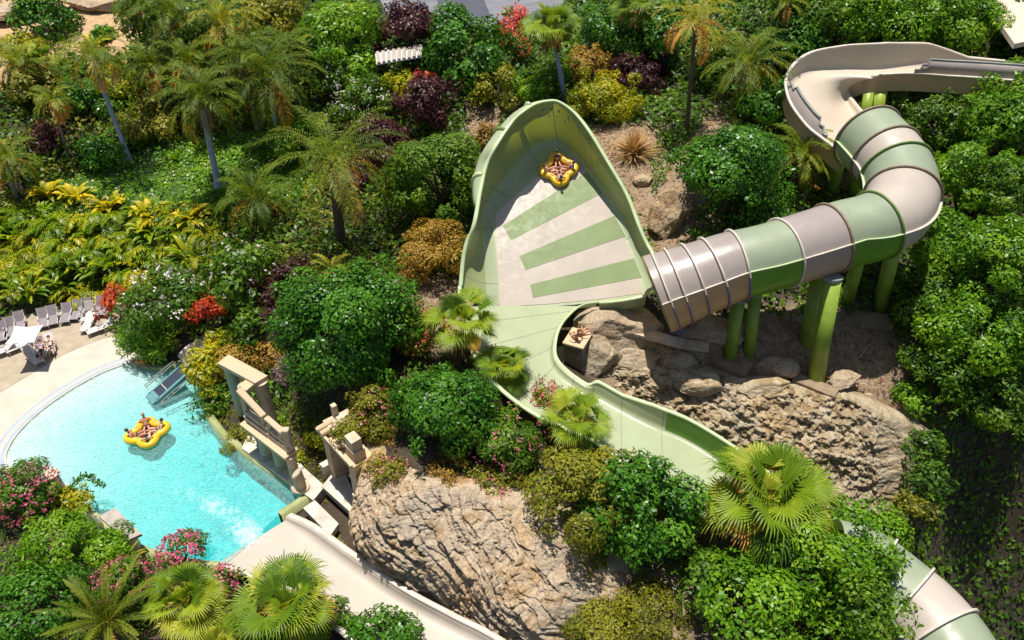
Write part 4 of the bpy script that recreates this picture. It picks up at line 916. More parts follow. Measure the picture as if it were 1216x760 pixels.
# ================================================================ the garden
TROUGH_FP = [P(a, b, z)[:2] for (a, b), z in zip(Lr, Zt)] + [P(a, b, z)[:2] for (a, b), z in zip(Rt, Zt)][::-1]
WING_FP = [tuple(q[:2]) for q in lip[::4]]
UP_FP = [tuple(q[:2]) for q in Up[::6]] + [tuple(q[:2]) for q in Ip[::-6]]
def clear(x, y):
    zone = np.array(ZONE_A); z = inpoly(x, y, ZONE_A) | (distpoly(x, y, ZONE_A) < .5)
    for fp, d in ((TROUGH_FP, .6), (WING_FP, .5), (road, .3)): z |= inpoly(x, y, fp) | (distpoly(x, y, fp) < d)
    return z
full = [hit(a, b)[:2] for a, b in [(-60,350),(-60,-15),(300,-40),(720,-30),(1300,-30),(1300,780),(1090,780),(1090,600),(1000,560),(1085,560),(1085,430),(1040,372),(900,385),(850,300),(850,235),(880,150),(800,130),(690,130),(660,200),(560,130),(545,330),(470,330),(330,480),(300,500),(250,430)]]
DRYALL = DRY
def clr2(x, y):
    z = clear(x, y)
    for d in DRY + [SAND_TL, LAWN]: z |= inpoly(x, y, d)
    return z
FULL = [(-75, 44), (-60, 120), (95, 120), (100, 30), (60, 12), (25, 12), (24, 27), (18, 33), (5, 45), (-8, 44), (-13, 37), (-16, 33), (-22, 40), (-30, 44)]
cover('undergrowth', [FULL], 'mid', 20, (.46, .24), 1.5, 21, .42, clear=clr2)
cover('undergrowth', [gpoly([(-30,200),(120,110),(480,110),(560,180),(540,330),(420,420),(300,470),(240,420),(-30,330)])], 'olive', 14, (.42, .18), 1.5, 22, .40, clear=clr2)
cover('undergrowth', [gpoly([(420,430),(560,430),(640,500),(720,560),(820,620),(960,680),(1000,760),(700,760),(640,640),(520,540),(430,530)])], 'mid', 26, (.30, .14), .9, 23, .42, clear=clr2)
cover('ivy', [LAWN], 'bright', 70, (.26, .16), .45, 24, .5)
cover('lawn_flowers', [LAWN], 'white_fl', 1.3, (.16, .13), .5, 25, .6)
cover('undergrowth', [gpoly([(-80,620),(0,560),(70,582),(120,620),(215,685),(262,680),(300,770),(-80,800)])], 'bright', 40, (.20, .10), .9, 26, .35)
cover('ivy', [gpoly([(1075,430),(1216,400),(1300,600),(1300,780),(1150,700),(1090,600),(1075,520)])], 'mid', 20, (.22, .12), .8, 27, .12, clear=clear)  # very low tint puts the ravine's shade into the leaf colour
cover('ivy', [gpoly([(770,180),(822,128),(835,150),(775,240)])], 'mid', 60, (.22, .12), .4, 28, .45)
for i, d in enumerate(DRY): cover('dry_litter', [d], 'dry', 26, (.34, .07), .16, 30 + i, .4, clear=clear, upness=1.6); cover('dry_scrub', [d], 'golden', 5, (.22, .09), .5, 40 + i, .4, clear=clear)
cover('dry_scrub', [gpoly([(610,650),(700,660),(810,700),(830,780),(640,790),(590,735)])], 'olive', 48, (.20, .09), .7, 46, .42, clear=clear)
cover('dry_scrub', [gpoly([(410,425),(480,470),(470,540),(430,540),(420,480)])], 'golden', 45, (.20, .09), .8, 47, .5, clear=clear)
cover('ivy', [[P(a, b, .4)[:2] for a, b in [(385,600),(400,640),(440,676),(490,706),(560,745),(545,735),(470,690),(420,655)]]], 'olive', 90, (.16, .08), .35, 48, .5)
cover('ivy', [[P(a, b, .5)[:2] for a, b in [(330,470),(385,520),(400,560),(385,590),(372,575),(330,510),(300,500),(245,470),(262,520),(300,540),(270,440)]]], 'yellow', 60, (.18, .09), .35, 49, .25)

cover('undergrowth', [gpoly([(290,440),(345,430),(390,470),(440,500),(425,545),(385,545),(350,520),(320,490)])], 'mid', 55, (.22, .11), .8, 50, .35)
cover('undergrowth', [gpoly([(1085,380),(1216,380),(1216,470),(1085,470)])], 'mid', 40, (.26, .13), 1.0, 51, .3)
bush(57,26,38,'gloss','dark round shrub alone on the orange sandy ground at the top left',flat=.9,leaf=(.42,.22),cat='shrub')
bush(121,42,15,'bright','small round green bush on the sandy ground beside the larger round shrub',leaf=(.34,.2))
bush(104,122,36,'gloss','glossy dark shrub left of the leaning pale blue palm trunk')
bush(128,183,34,'gloss','dark shrub spreading around the foot of the leaning pale blue palm trunk',flat=.6)
bush(180,150,34,'olive','olive shrub between the two blue trunked palms',flat=.8)
bush(550,62,49,'gloss','large dark green domed tree touching the edge of the grey road',flat=.95,cat='tree',name='domed_tree',leaf=(.34,.2),off=2.6)
bush(393,42,52,'bright','wide fine-leaved green tree left of the purple shrubs near the road',flat=.6,cat='tree',name='spreading_tree',leaf=(.34,.16),off=4)
bush(420,82,34,'bright','lower bough-like green tree just beneath the wide fine-leaved tree',flat=.6,cat='tree',name='spreading_tree',leaf=(.34,.16),off=2.5)
bush(522,213,58,'mid','rounded green tree directly left of the tall wave wall',flat=.9,cat='tree',name='domed_tree',off=3.2,tmean=.55,leaf=(.27,.15))
bush(411,396,72,'gloss','huge dense domed tree in front of the burgundy shrubs',flat=1.0,cat='tree',name='domed_tree',off=3.0,leaf=(.24,.14),dens=1.15,clumps=70)
bush(528,482,58,'gloss','dense domed tree below the fan palm with drooping dead leaves',flat=.9,cat='tree',name='domed_tree',off=2.2,leaf=(.22,.13),dens=1.15,clumps=60,tmean=.46)
bush(764,610,58,'gloss','large glossy round tree standing just below the sloping green trough',flat=1.0,cat='tree',name='domed_tree',off=2.6,leaf=(.24,.13),clumps=64)
bush(690,588,62,'olive','loose olive-green tree touching the left of the glossy round tree',flat=.75,cat='tree',name='bushy_tree',off=2.4,leaf=(.22,.1),tmean=.42)
bush(728,548,22,'olive','small olive crown rising over the trough edge behind the glossy round tree',flat=.9,off=3.2,leaf=(.2,.1),cat='tree',name='bushy_tree')
bush(868,205,62,'gloss','dark glossy tree between the dry slope and the enclosed tube',flat=.95,cat='tree',name='domed_tree',off=3.4,leaf=(.26,.15),clumps=55)
bush(900,270,34,'gloss','dark foliage hanging behind the pale tube section',flat=1.2,off=1.5)
bush(950,668,62,'bright','bright green tree right below the big fan palm',flat=.8,cat='tree',name='leafy_tree',off=3.5,leaf=(.25,.13))
bush(1015,632,48,'bright','bright green boughs reaching over the trough beside the fan palm fronds',flat=.8,cat='tree',name='leafy_tree',off=3.4,leaf=(.24,.12))
bush(1028,712,66,'bright','bright green tree overlapping the striped tube at the bottom right',flat=.8,cat='tree',name='leafy_tree',off=3.6,leaf=(.24,.12))
bush(905,722,72,'bright','broad green tree at the bottom edge below the big fan palm',flat=.75,cat='tree',name='leafy_tree',off=2.6,leaf=(.25,.13),tmean=.44)
bush(845,690,42,'mid','shaded green tree between the glossy round tree and the dry scrub',flat=.8,cat='tree',name='leafy_tree',off=2.0)
bush(1000,770,50,'bright','green tree cut off by the bottom edge left of the striped tube',flat=.8,cat='tree',name='leafy_tree',off=2.6,leaf=(.25,.13))
RT = [(1188,150,52,'bright','tree partly covering the right end of the upper beige trough',4.5),(1120,150,42,'mid','tree filling the hollow beneath the upper beige trough',3),(1150,215,58,'bright','tree right of the green and beige tube bend',4.5),
 (1205,225,50,'mid','tree at the right edge level with the tube bend',5),(1130,290,48,'bright','tree just right of the lower side of the tube bend',3.5),(1190,310,60,'bright','large tree at the right edge below the tube bend',4),
 (1105,355,42,'mid','tree beside the two shaded rear posts',2.5),(1160,395,58,'bright','bushy tree at the right above the shaded ravine',3),(1215,400,44,'mid','tree cut by the right edge above the ravine',3.5),
 (1115,440,40,'mid','low tree between the dry bank and the ravine',1.6),(1180,465,48,'mid','lowest tree of the right hand group above the ivy slope',1.8),(1080,470,24,'bright','small leafy bush on the brow of the ravine by the red earth',.6)]
for px, py, r, k, lb, off in RT: bush(px,py,r,k,lb,flat=.85,cat='tree',name='leafy_tree',off=off,leaf=(.30,.14),tmean=.45,lumps=.28,group='trees on the right bank',clumps=46)
for px, py, r, k, lb, off in [(1070,22,60,'bright','tree behind the curve of the beige trough at the top',5),(1140,28,52,'bright','tree left of the pale pink path in the top right corner',5),(1000,26,50,'bright','tree behind the left bend of the beige trough',5),
  (935,55,42,'gloss','dark tree left of the beige trough bend',4),(945,12,46,'mid','tree at the top edge behind the dark tree',5),(915,120,34,'gloss','dark bush between the feather palm and the trough bend',2.5),(1195,100,30,'bright','bough leaning across the end of the upper beige trough',6),
  (985,70,20,'mid','low shrub close behind the tall trough wall',2)]:
    bush(px,py,r,k,lb,flat=.85,cat='tree',name='leafy_tree',off=off,leaf=(.30,.15),group='trees behind the upper trough',tmean=.5)
bush(1008,660,54,'bright','leafy boughs hiding the upper end of the striped tube at the bottom right',flat=.8,cat='tree',name='leafy_tree',zc=5.0,leaf=(.24,.12),tmean=.44)
bush(1038,664,32,'bright','loose spray of branches over the green end of the striped tube',flat=.8,cat='tree',name='leafy_tree',zc=6.0,leaf=(.24,.12),dens=.75)
bush(1050,725,38,'mid','branch with small leaves lying over the beige band of the striped tube',flat=.8,cat='tree',name='leafy_tree',zc=6.0,leaf=(.22,.11),dens=.7)
bush(1098,530,24,'mid','dark shrub hanging over the right end of the golden rock face',flat=1.2,off=3.0,tmean=.35)
bush(1102,575,28,'mid','dark shrub in the ravine below the right end of the golden rock face',flat=1.2,off=5.0,tmean=.28)
bush(1085,608,24,'olive','dull shrub between the golden rock face and the striped tube',flat=.9,off=5.0,tmean=.35)
bush(690,655,30,'olive','dry olive shrub on the brow right of the pale cliff',flat=.6,off=.3,leaf=(.18,.08),tmean=.4,dens=.7)
bush(640,610,26,'olive','low scrub at the top middle of the pale cliff',flat=.5,off=.2,leaf=(.18,.08),tmean=.5,dens=.6)
bush(530,560,24,'golden','straggly golden scrub on the brow of the pale cliff below the domed tree',flat=.5,off=.2,leaf=(.18,.08),tmean=.6,dens=.6)
# flowering and coloured shrubs
bush(196,362,48,'mid','large white-flowered shrub beside the pool',flat=.95,off=2,leaf=(.30,.12),flowers=('white_fl',150,.22),cat='flowering shrub',tmean=.4)
bush(172,404,26,'bright','rosette-leaved green bush in front of the white-flowered shrub',flat=.8,off=1.5,leaf=(.42,.10),tmean=.6)
bush(150,398,16,'bright','small long-leaved bush between the loungers and the white-flowered shrub',flat=.9,off=.6,leaf=(.4,.09))
bush(188,412,21,'bright','round spiky green bush at the mossy pool kerb',flat=.9,off=1.3,leaf=(.46,.08),tmean=.75)
bush(144,370,22,'red','red croton beside the end of the row of loungers',flat=1.3,off=1.5,leaf=(.3,.12),cat='croton',tmean=.6)
bush(250,370,18,'red','red croton above the thin cream flume',flat=1.0,off=2.0,leaf=(.3,.12),cat='croton',tmean=.65)
bush(246,448,32,'yellow','yellow-green croton hanging over the right side of the dark conveyor',flat=1.1,off=1.2,leaf=(.36,.14),cat='croton',tmean=.6)
bush(262,410,20,'yellow','yellow-green croton beside the thin cream flume',flat=1.0,off=.9,leaf=(.34,.14),cat='croton')
bush(258,478,24,'mid','dark shrub at the pool kerb under the yellow-green croton',flat=1.1,off=.6,leaf=(.28,.12))
bush(290,520,22,'olive','low olive shrub on the pool kerb below the ruined portico',flat=.5,off=.3,leaf=(.2,.1))
bush(292,425,34,'golden','dry golden shrub above the top slab of the ruined portico',flat=.7,off=.6,leaf=(.24,.1),tmean=.65)
bush(325,425,28,'golden','ochre scrub between the portico and the huge domed tree',flat=.9,off=.6,leaf=(.24,.1),tmean=.6)
bush(340,440,16,'mauve_fl','bare mauve twiggy shrub left of the huge domed tree',flat=1.4,off=.8,leaf=(.34,.04))
bush(352,545,14,'yellow','yellow ground shrub behind the broken column',flat=.5,off=.2,leaf=(.16,.09))
bush(386,520,24,'yellow','yellow-green shrub between the portico and the ruined gateway',flat=.6,off=.5,leaf=(.18,.09),tmean=.4)
bush(345,350,40,'purple','burgundy shrub left of the huge domed tree',flat=.9,off=1.4,leaf=(.26,.14))
bush(330,385,30,'purple','lower burgundy shrub beside the huge domed tree',flat=1.0,off=1.0,leaf=(.26,.14))
bush(448,172,40,'purple','purple-brown shrub in the middle of the hillside',flat=.7,off=1.4,leaf=(.28,.15))
bush(505,128,36,'purple','tall purple shrub left of the domed tree by the road',flat=1.1,off=2,leaf=(.28,.14))
bush(503,97,15,'red','small red-leaved crown on top of the tall purple shrub',flat=.8,off=3.6,leaf=(.3,.14))
bush(488,32,40,'purple','dark burgundy tree beside the grey road',flat=.7,off=3,leaf=(.3,.16),cat='tree',name='burgundy_tree')
bush(440,66,22,'purple','small dark plum shrub left of the slatted shelter roof',flat=.8,off=2,leaf=(.28,.14))
bush(606,30,20,'coral_fl','coral red flowering shrub at the right end of the road',flat=1.2,off=1.8,leaf=(.28,.16),cat='flowering shrub')
bush(612,58,18,'mid','green shrub with coral flowers under the coral red one',flat=1.1,off=1.6,flowers=('coral_fl',90,.2),cat='flowering shrub')
bush(632,106,26,'bright','small bright green bush behind the top of the wave wall',flat=.7,off=1.2,leaf=(.26,.14))
bush(717,122,42,'yellow','yellow-green shrub right of the top of the wave wall',flat=.75,off=1.3,leaf=(.24,.11),tmean=.38)
bush(700,82,30,'golden','pale brown twiggy shrub above the yellow-green shrub',flat=.9,off=1.4,leaf=(.24,.09),tmean=.7)
bush(760,95,34,'purple','dark brown thicket shrub in the shade above the dry slope',flat=.7,off=1.0,leaf=(.22,.1))
bush(595,110,24,'olive','olive shrub left of the top of the wave wall',flat=1.1,off=1.6,tmean=.6)
bush(580,165,16,'golden','dry shrub against the left side of the wave wall',flat=1.1,off=1.0)
bush(510,302,42,'golden','golden-brown shrub left of the lower wave wall',flat=.9,off=1.6,leaf=(.2,.1),tmean=.6)
bush(498,398,32,'olive','loose shrub with orange-pink flowers left of the fan palm',flat=.9,off=1.2,leaf=(.22,.1),tmean=.6,flowers=('coral_fl',140,.16),cat='flowering shrub')
bush(455,492,36,'olive','sprawling shrub with small pink flowers above the pale cliff',flat=.8,off=.9,leaf=(.2,.1),tmean=.45,flowers=('pink_fl',70,.13),cat='flowering shrub')
bush(600,520,48,'mid','green bush dotted with pink flowers below the domed tree',flat=.7,off=1.5,leaf=(.22,.11),flowers=('pink_fl',90,.13),cat='flowering shrub')
bush(650,470,20,'olive','thin flowering sprig bush leaning onto the green trough',flat=.9,off=1.6,leaf=(.2,.09),flowers=('pink_fl',50,.16),cat='flowering shrub')
bush(590,570,34,'olive','flowering scrub trailing over the brow of the pale cliff',flat=.5,off=.3,leaf=(.18,.08),flowers=('pink_fl',60,.12),cat='flowering shrub',dens=.6)
bush(462,560,26,'olive','scrub hanging over the left brow of the pale cliff',flat=.6,off=.3,leaf=(.18,.08),flowers=('pink_fl',40,.12),cat='flowering shrub',dens=.5)
bush(28,588,40,'mid','pink bougainvillea at the left edge beside the pool',flat=.8,off=1.6,leaf=(.2,.1),flowers=('pink_fl',230,.15),cat='bougainvillea')
bush(75,640,46,'bright','long-leaved green bush below the two broken columns',flat=.7,off=1.8,leaf=(.26,.08),tmean=.6)
bush(85,598,26,'yellow','golden-green shrub at the pool edge behind the marble table slab',flat=.6,off=1.0,leaf=(.28,.10),tmean=.5)
bush(40,725,62,'gloss','dense curly-leaved bush in the bottom left corner',flat=.7,off=2.2,leaf=(.18,.12),tmean=.62)
bush(125,655,32,'bright','green bush in front of the marble table slab',flat=.7,off=1.2,leaf=(.18,.1),tmean=.5)
bush(145,695,38,'mid','pink flowering bush above the spiky cycad',flat=.6,off=1.6,leaf=(.2,.1),flowers=('pink_fl',150,.15),cat='bougainvillea')
bush(215,655,26,'mid','pink bougainvillea leaning over the turquoise water',flat=.8,off=1.5,leaf=(.18,.09),flowers=('pink_fl',200,.16),cat='bougainvillea',dens=.6)
bush(262,692,22,'mid','small pink bougainvillea at the mouth of the cream chute',flat=.8,off=1.1,leaf=(.18,.09),flowers=('pink_fl',90,.16),cat='bougainvillea',dens=.7)
bush(395,735,26,'mid','lilac-tinged bush at the right of the bottom fan palm',flat=.8,off=1.4,leaf=(.18,.09),tmean=.45)
bush(455,768,48,'gloss','dark green bush cut off by the bottom edge beside the chute',flat=.6,off=1.2,leaf=(.2,.12),tmean=.6)
bush(705,735,62,'olive','low brownish-olive scrub bush at the bottom centre',flat=.35,off=.4,leaf=(.17,.08),tmean=.55,dens=.7)
bush(780,725,45,'olive','low olive scrub bush right of the brownish one',flat=.4,off=.4,leaf=(.17,.08),tmean=.4,dens=.7)
bush(430,125,36,'mid','white-flowered shrub above the purple-brown shrub',flat=.8,off=2,leaf=(.34,.12),flowers=('white_fl',90,.2),cat='flowering shrub')
bush(395,95,30,'mid','green shrub with sparse white flowers near the top centre left',flat=.8,off=2,leaf=(.34,.12),flowers=('white_fl',50,.2),cat='flowering shrub')
bush(355,165,32,'bright','light green long-leaved bush right of the bright blue trunk',flat=.9,off=1.8,leaf=(.36,.1),tmean=.6)
bush(470,105,22,'yellow','yellow-leaved bush left of the tall purple shrub',flat=.9,off=1.8)
bush(285,330,44,'mid','tall broad-leaved shrub with cream flowers right of the ginger bed',flat=1.2,off=2.6,leaf=(.42,.2),flowers=('white_fl',45,.18),cat='flowering shrub',tmean=.5)
bush(300,390,26,'mid','dark leafy shrub above the ruined portico',flat=1.1,off=1.6,leaf=(.34,.16),tmean=.35)
bush(420,210,24,'purple','small purple shrub under the arching feather palm',flat=.8,off=1.2)
bush(30,60,26,'yellow','yellow-green shrub below the round shrub on sand',flat=.7,off=1.4,leaf=(.34,.14),tmean=.45)
bush(45,110,30,'olive','olive shrub left of the glossy one behind the small palm',flat=.8,off=1.4,tmean=.5)
bush(140,100,28,'yellow','yellowish shrub behind the top of the leaning palm trunk',flat=.8,off=1.2,tmean=.3)
bush(55,165,24,'purple','reddish brown shrub near the small palm at the left',flat=.8,off=1.0)
bush(660,85,24,'mid','dark green shrub at the foot of the fan palm behind the wave wall',flat=.9,off=1.4)
bush(780,45,34,'gloss','dark tree behind the shaggy palm',flat=.9,off=3,cat='tree',name='leafy_tree')
bush(720,35,32,'gloss','dark tree left of the shaggy palm',flat=.9,off=3,cat='tree',name='leafy_tree')
bush(845,75,32,'mid','green bush behind the slim palm trunk',flat=.9,off=2)
bush(250,60,40,'mid','dense green tree among the top left palms',flat=.9,off=4,cat='tree',name='leafy_tree',leaf=(.34,.15))
bush(180,25,36,'mid','green tree at the top edge left of the tall palms',flat=.9,off=4,cat='tree',name='leafy_tree',leaf=(.34,.15))
bush(330,20,38,'olive','olive tree at the top edge among the palms',flat=.8,off=4,cat='tree',name='leafy_tree',leaf=(.34,.15),tmean=.6)
# ---- palms
palm('feather',(108,68),44,'palm with a long leaning pale blue trunk',(155,193),tm=.62,n=16,trunk='trunk_blue',r=.22,dead=3,shaft=.9,ll=.3,droop=1.5,nl=22)
palm('feather',(238,118),50,'palm with a short steep pale blue trunk above the ivy lawn',(260,224),tm=.45,n=24,trunk='trunk_blue',r=.27,dead=5,shaft=.8,ll=.26)
palm('feather',(318,92),58,'palm with a bright blue trunk and a dark crown',(334,180),tm=.38,n=26,trunk='trunk_blue',r=.25,dead=4,shaft=1.2,ll=.26)
palm('feather',(62,120),30,'small palm with a thin leaning trunk at the left',(80,182),tm=.7,n=10,r=.13,dead=0,shaft=.6,droop=1.5,ll=.3)
palm('feather',(8,190),36,'palm cut by the left edge',(20,235),tm=.6,n=14,r=.16,dead=2)
palm('feather',(20,78),34,'fine-leaved palm near the left edge under the sandy ground',off=3,tm=.6,n=16,dead=0)
palm('fan',(42,72),26,'pale fan palm beside the fine-leaved palm at the left',off=2.5,n=18,dead=0)
palm('feather',(205,22),52,'tall shadowy palm at the top edge',off=7,tm=.35,n=22,dead=3)
palm('feather',(265,30),48,'yellowish palm at the top edge near the olive tree',off=7,tm=.75,n=20,dead=3)
palm('feather',(180,80),40,'palm with drooping fronds right of the leaning blue trunk',off=5,tm=.5,n=20,dead=3)
palm('feather',(285,70),46,'palm directly behind the dark crowned blue palm',off=6.5,tm=.5,n=22,dead=3)
palm('feather',(340,60),36,'palm between the dark crowned blue palm and the wide tree',off=5.5,tm=.45,n=18,dead=0)
palm('feather',(225,75),38,'palm in the thick of the top left palm group',off=6,tm=.55,n=18,dead=3)
palm('feather',(160,5),34,'palm crown touching the top edge',off=6,tm=.5,n=16,dead=0)
palm('feather',(395,190),78,'large arching feather palm with yellowing lower fronds',(405,292),tm=.5,n=26,trunk='trunk_dark',r=.4,dead=6,ll=.2,lw=.075,old=4,el0=1.2,droop=1.0)
palm('feather',(300,235),46,'low feather palm left of the large arching one',off=2.5,tm=.42,n=18,dead=0,ll=.26)
palm('feather',(395,320),26,'yellow-green cycad-like palm above the huge domed tree',off=1.3,tm=.95,n=12,dead=0,ll=.2)
palm('fan',(655,34),40,'tall fan palm behind the top of the wave wall',(672,122),tm=.5,n=30,trunk='trunk_blue',r=.22,dead=6)
palm('fan',(760,8),42,'shaggy palm with a thick skirt of dead fronds at the top',(768,72),tm=.45,n=22,trunk='trunk_dark',r=.4,dead=30)
palm('feather',(826,28),48,'slim palm with golden fronds standing on the dry slope',(815,158),tm=.95,n=13,trunk='trunk_dark',r=.19,dead=0,old=5,droop=1.5,ll=.26,shaft=.7,lo=-.1)
palm('feather',(888,78),54,'full feather palm right of the slim golden palm',off=4,tm=.55,n=26,dead=6,ll=.22,old=3)
palm('feather',(950,185),42,'bright feather palm against the trough supports',off=2.8,tm=.6,n=24,dead=0,ll=.28,old=0)
palm('fan',(958,226),17,'hanging bunch of dead fronds beside the enclosed tube',off=1.6,n=2,dead=26,yellow=2,cat='dead palm')
palm('feather',(935,5),26,'palm at the top edge above the dark tree',off=7,tm=.6,n=14,dead=0,trunk='trunk_blue')
palm('fan',(550,384),52,'fan palm with drooping dead leaves overlapping the trough',(545,434),tm=.55,n=20,dead=16,trunk='trunk_dark',r=.2,yellow=2,petiole=.5)
palm('fan',(598,438),42,'fan palm with orange lower leaves beside the green trough',off=1.8,tm=.4,n=26,dead=3,yellow=5)
palm('fan',(682,500),46,'pale green fan palm at the step in the green trough',off=2.2,tm=.62,n=20,dead=10,trunk='trunk_dark',r=.18,yellow=4,petiole=.5)
palm('fan',(912,594),84,'biggest fan palm with yellow lower leaves over the trough',off=5.0,tm=.58,n=44,dead=20,trunk='trunk_dark',r=.26,yellow=22,lo=-.7,petiole=.42)
palm('fan',(340,724),68,'large fan palm over the cream chute at the bottom edge',off=3.8,tm=.55,n=34,dead=3,trunk='trunk_dark',r=.26,yellow=13,lo=-.3)
palm('fan',(222,716),54,'bright fan palm between the cycad and the large bottom fan palm',off=3.2,tm=.6,n=30,dead=2,yellow=6,lo=-.3)
palm('fan',(262,770),42,'fan palm cut by the bottom edge',off=2.5,tm=.7,n=22,dead=0,yellow=4)
palm('feather',(128,738),60,'spiky upright cycad in the bottom left',off=1.6,tm=.55,n=26,dead=0,trunk='trunk_dark',r=.3,ll=.13,lw=.06,droop=.5,nl=40,lo=-.05,cat='cycad',name='cycad',old=2)
palm('feather',(150,665),20,'small orange-tipped cycad near the marble table slab',off=.8,tm=.9,n=12,dead=0,ll=.14,droop=.5,cat='cycad',name='cycad')
palm('fan',(572,738),24,'tiny two-leaved fan palm at the foot of the pale cliff',off=.5,tm=.8,n=4,dead=0,yellow=0,lo=.1)
# ---- strap-leaved beds
SM = [strapmesh(np.random.default_rng(70 + i), 24, 2.3, .48, 1, tm - .12, droop=dr).mesh('strap_leaves', L['strap']) for i, (tm, dr) in enumerate([(.55, 1.5), (.72, 1.7), (.42, 1.4)])]
YM = [strapmesh(np.random.default_rng(80 + i), 30, 1.6, .50, 1, .6, droop=1.6).mesh('strap_leaves', L['yellow']) for i in range(2)]
def arecamesh(rg, n=13, H=2.5, tm=.6):
    acc = Acc()
    for k in range(n): feather(acc, np.array([cos(k * 2.4), sin(k * 2.4), 0]) * .15, k * 2.39996 + rg.normal(0, .2), rg.uniform(.6, 1.35), H * rg.uniform(.75, 1.15), rg, np.clip(tm + rg.normal(0, .16), 0, 1), 0, 15, .62, 1.7, .13, .35, 8)
    return acc
AM = [arecamesh(np.random.default_rng(90 + i), tm=t).mesh('areca_fronds', L[k]) for i, (t, k) in enumerate([(.32, 'yellow'), (.45, 'strap'), (.75, 'strap'), (.6, 'strap')])]
rg = np.random.default_rng(5)
for j, (y0, off, x1) in enumerate([(262, 0, 240), (284, .0, 262), (306, 0, 250), (328, 0, 232), (347, 0, 130)]):
    x = -8 + (j % 2) * 10
    while x < x1:
        yy = y0 + rg.uniform(-6, 6) - max(0, x - 120) * (.12 if j == 4 else 0)
        if rg.random() < .62: placed(AM[rg.integers(4)], x, yy, rg.uniform(.85, 1.2), rg.uniform(0, 6), 'areca_palm', 'arching areca palm clump in the dense bed behind the sun loungers', 'areca palm', 'areca palms behind the loungers')
        else: placed(SM[rg.integers(3)], x, yy, rg.uniform(.75, 1.1), rg.uniform(0, 6), 'ginger_plant', 'strap-leaved ginger clump in the dense bed behind the sun loungers', 'ginger plant', 'ginger clumps behind the loungers')
        x += rg.uniform(17, 23)
for px, py, lb in [(92,240,'leftmost of the yellow-leaved clumps along the lower edge of the ivy lawn'),(132,252,'broad yellow-leaved clump second from the left below the ivy lawn'),(182,262,'yellow-leaved clump in the middle below the ivy lawn'),(228,265,'rightmost yellow-leaved clump below the ivy lawn'),
                   (112,58,'yellow-leaved clump beside the sandy path at the top left'),(60,235,'yellow-green clump at the left end of the ginger bed'),(30,112,'yellow clump among shrubs near the left edge'),(412,20,'golden-leaved clump at the top left of the burgundy tree')]:
    placed(YM[rg.integers(2)], px, py, rg.uniform(1.0, 1.25), rg.uniform(0, 6), 'croton_clump', lb, 'croton')
# agaves, grass tufts
for px, py, s, m, lb in [(752,185,2.3,'straw','large tuft of straw-coloured dry grass on the dry slope'),(297,452,1.0,'straw','dry grass tuft beside the top slab of the portico'),(800,440,.6,'olive','small green weed at the end of the stone wall'),
                        (395,668,.5,'bright','blue-green tuft between chute and cliff')]:
    nn = 420 if m == 'straw' else 80; a = rosette(np.random.default_rng(int(px)), nn, .95, .035, .5, (.15, 1.5)); placed(a.mesh('blades', L[m]), px, py, s, 0, 'grass_tuft', lb, 'grass tuft')
for px, py, s, lb in [(452,48,1.2,'pale agave beside the slatted shelter roof'),(335,500,.5,'small agave behind the portico columns'),(208,190,.8,'agave on the ivy lawn'),(150,425,.6,'agave near the loungers')][:3]:
    a = rosette(np.random.default_rng(int(px)), 40, 1.0, .16, .8, (.2, 1.3)); placed(a.mesh('agave_leaves', L['bright']), px, py, s, 0, 'agave', lb, 'agave')
# fallen branches on the dry slopes
def branch(px, py, a, ln, r, label, up=.3, group=None, z=None):
    p = hit(px, py, .05) if z is None else P(px, py, z); bm = bmesh.new(); d = Vector((cos(a), sin(a), up)).normalized(); q = [Vector(p) + d * ln * k / 5 + Vector((0, 0, .12 * sin(k * 1.9 + px))) for k in range(6)]
    addtube(bm, q, [r * (1 - .13 * k) for k in range(6)], 6); s = q[3] - q[2]; addtube(bm, [q[2], q[2] + Vector((-s.y, s.x, .1)).normalized() * ln * .3], [r * .5, r * .15], 5)
    meta(link('fallen_branch', bmmesh('fallen_branch', bm, M['twig'])), label, 'branch', group)
M['twig'] = simple('bleached_wood', (.48, .40, .31), (.30, .24, .18), .9, 4)
for i, (px, py, a, ln, lb) in enumerate([(545,150,.9,3,'long bleached branch leaning left of the wave wall'),(560,158,2.2,2,'short crossed branch left of the wave wall'),(800,165,.4,2,'branch at the foot of the slim golden palm'),
      (715,45,1.2,3.5,'bare leaning branch behind the yellow-green shrub'),(745,60,2,2.5,'crooked bare branch near the shaggy palm'),(985,480,.3,1.8,'pale stick on the dry bank by the sunlit post'),
      (1010,455,-.6,2.2,'longer stick crossing the dry bank under the rear posts'),(1020,425,.8,1.6,'stick lying below the rear footing'),(1062,455,1.1,2.4,'thin bleached branch on the brow of the ravine'),(880,712,.4,2.2,'white dead branch in the tree at the bottom right')]):
    branch(px, py, a, ln, .06, lb)
# ================================================================ rocks, walls, ruins
boulder(735,388,3.4,3.0,(1.0,.75,.62),'large tan boulder crowning the rock island beside the tube',seed=3)
boulder(700,425,2.0,2.6,(.9,.9,.9),'craggy boulder at the left end of the rock island',M['rock_gold'],seed=7,rz=.5)
boulder(745,425,2.0,2.0,(1.3,.7,.6),'flat pale boulder below the stone retaining wall',seed=11)
boulder(800,430,1.8,1.7,(1.2,.8,.7),'pale boulder at the right end of the stone retaining wall',seed=15)
boulder(668,423,2.6,.9,(1,.8,.8),'small round rock tucked inside the bend of the trough',seed=19)
boulder(905,460,1.0,1.5,(1.5,.8,.5),'low rock right of the brown footing',M['rock_gold'],seed=23)
boulder(925,436,1.3,1.2,(1.4,.8,.6),'pale rock on the terrace between the two sets of green posts',seed=51)
boulder(1005,450,.9,1.0,(1.3,.8,.55),'pale angular rock right of the tilted footing',seed=55,rz=.6)
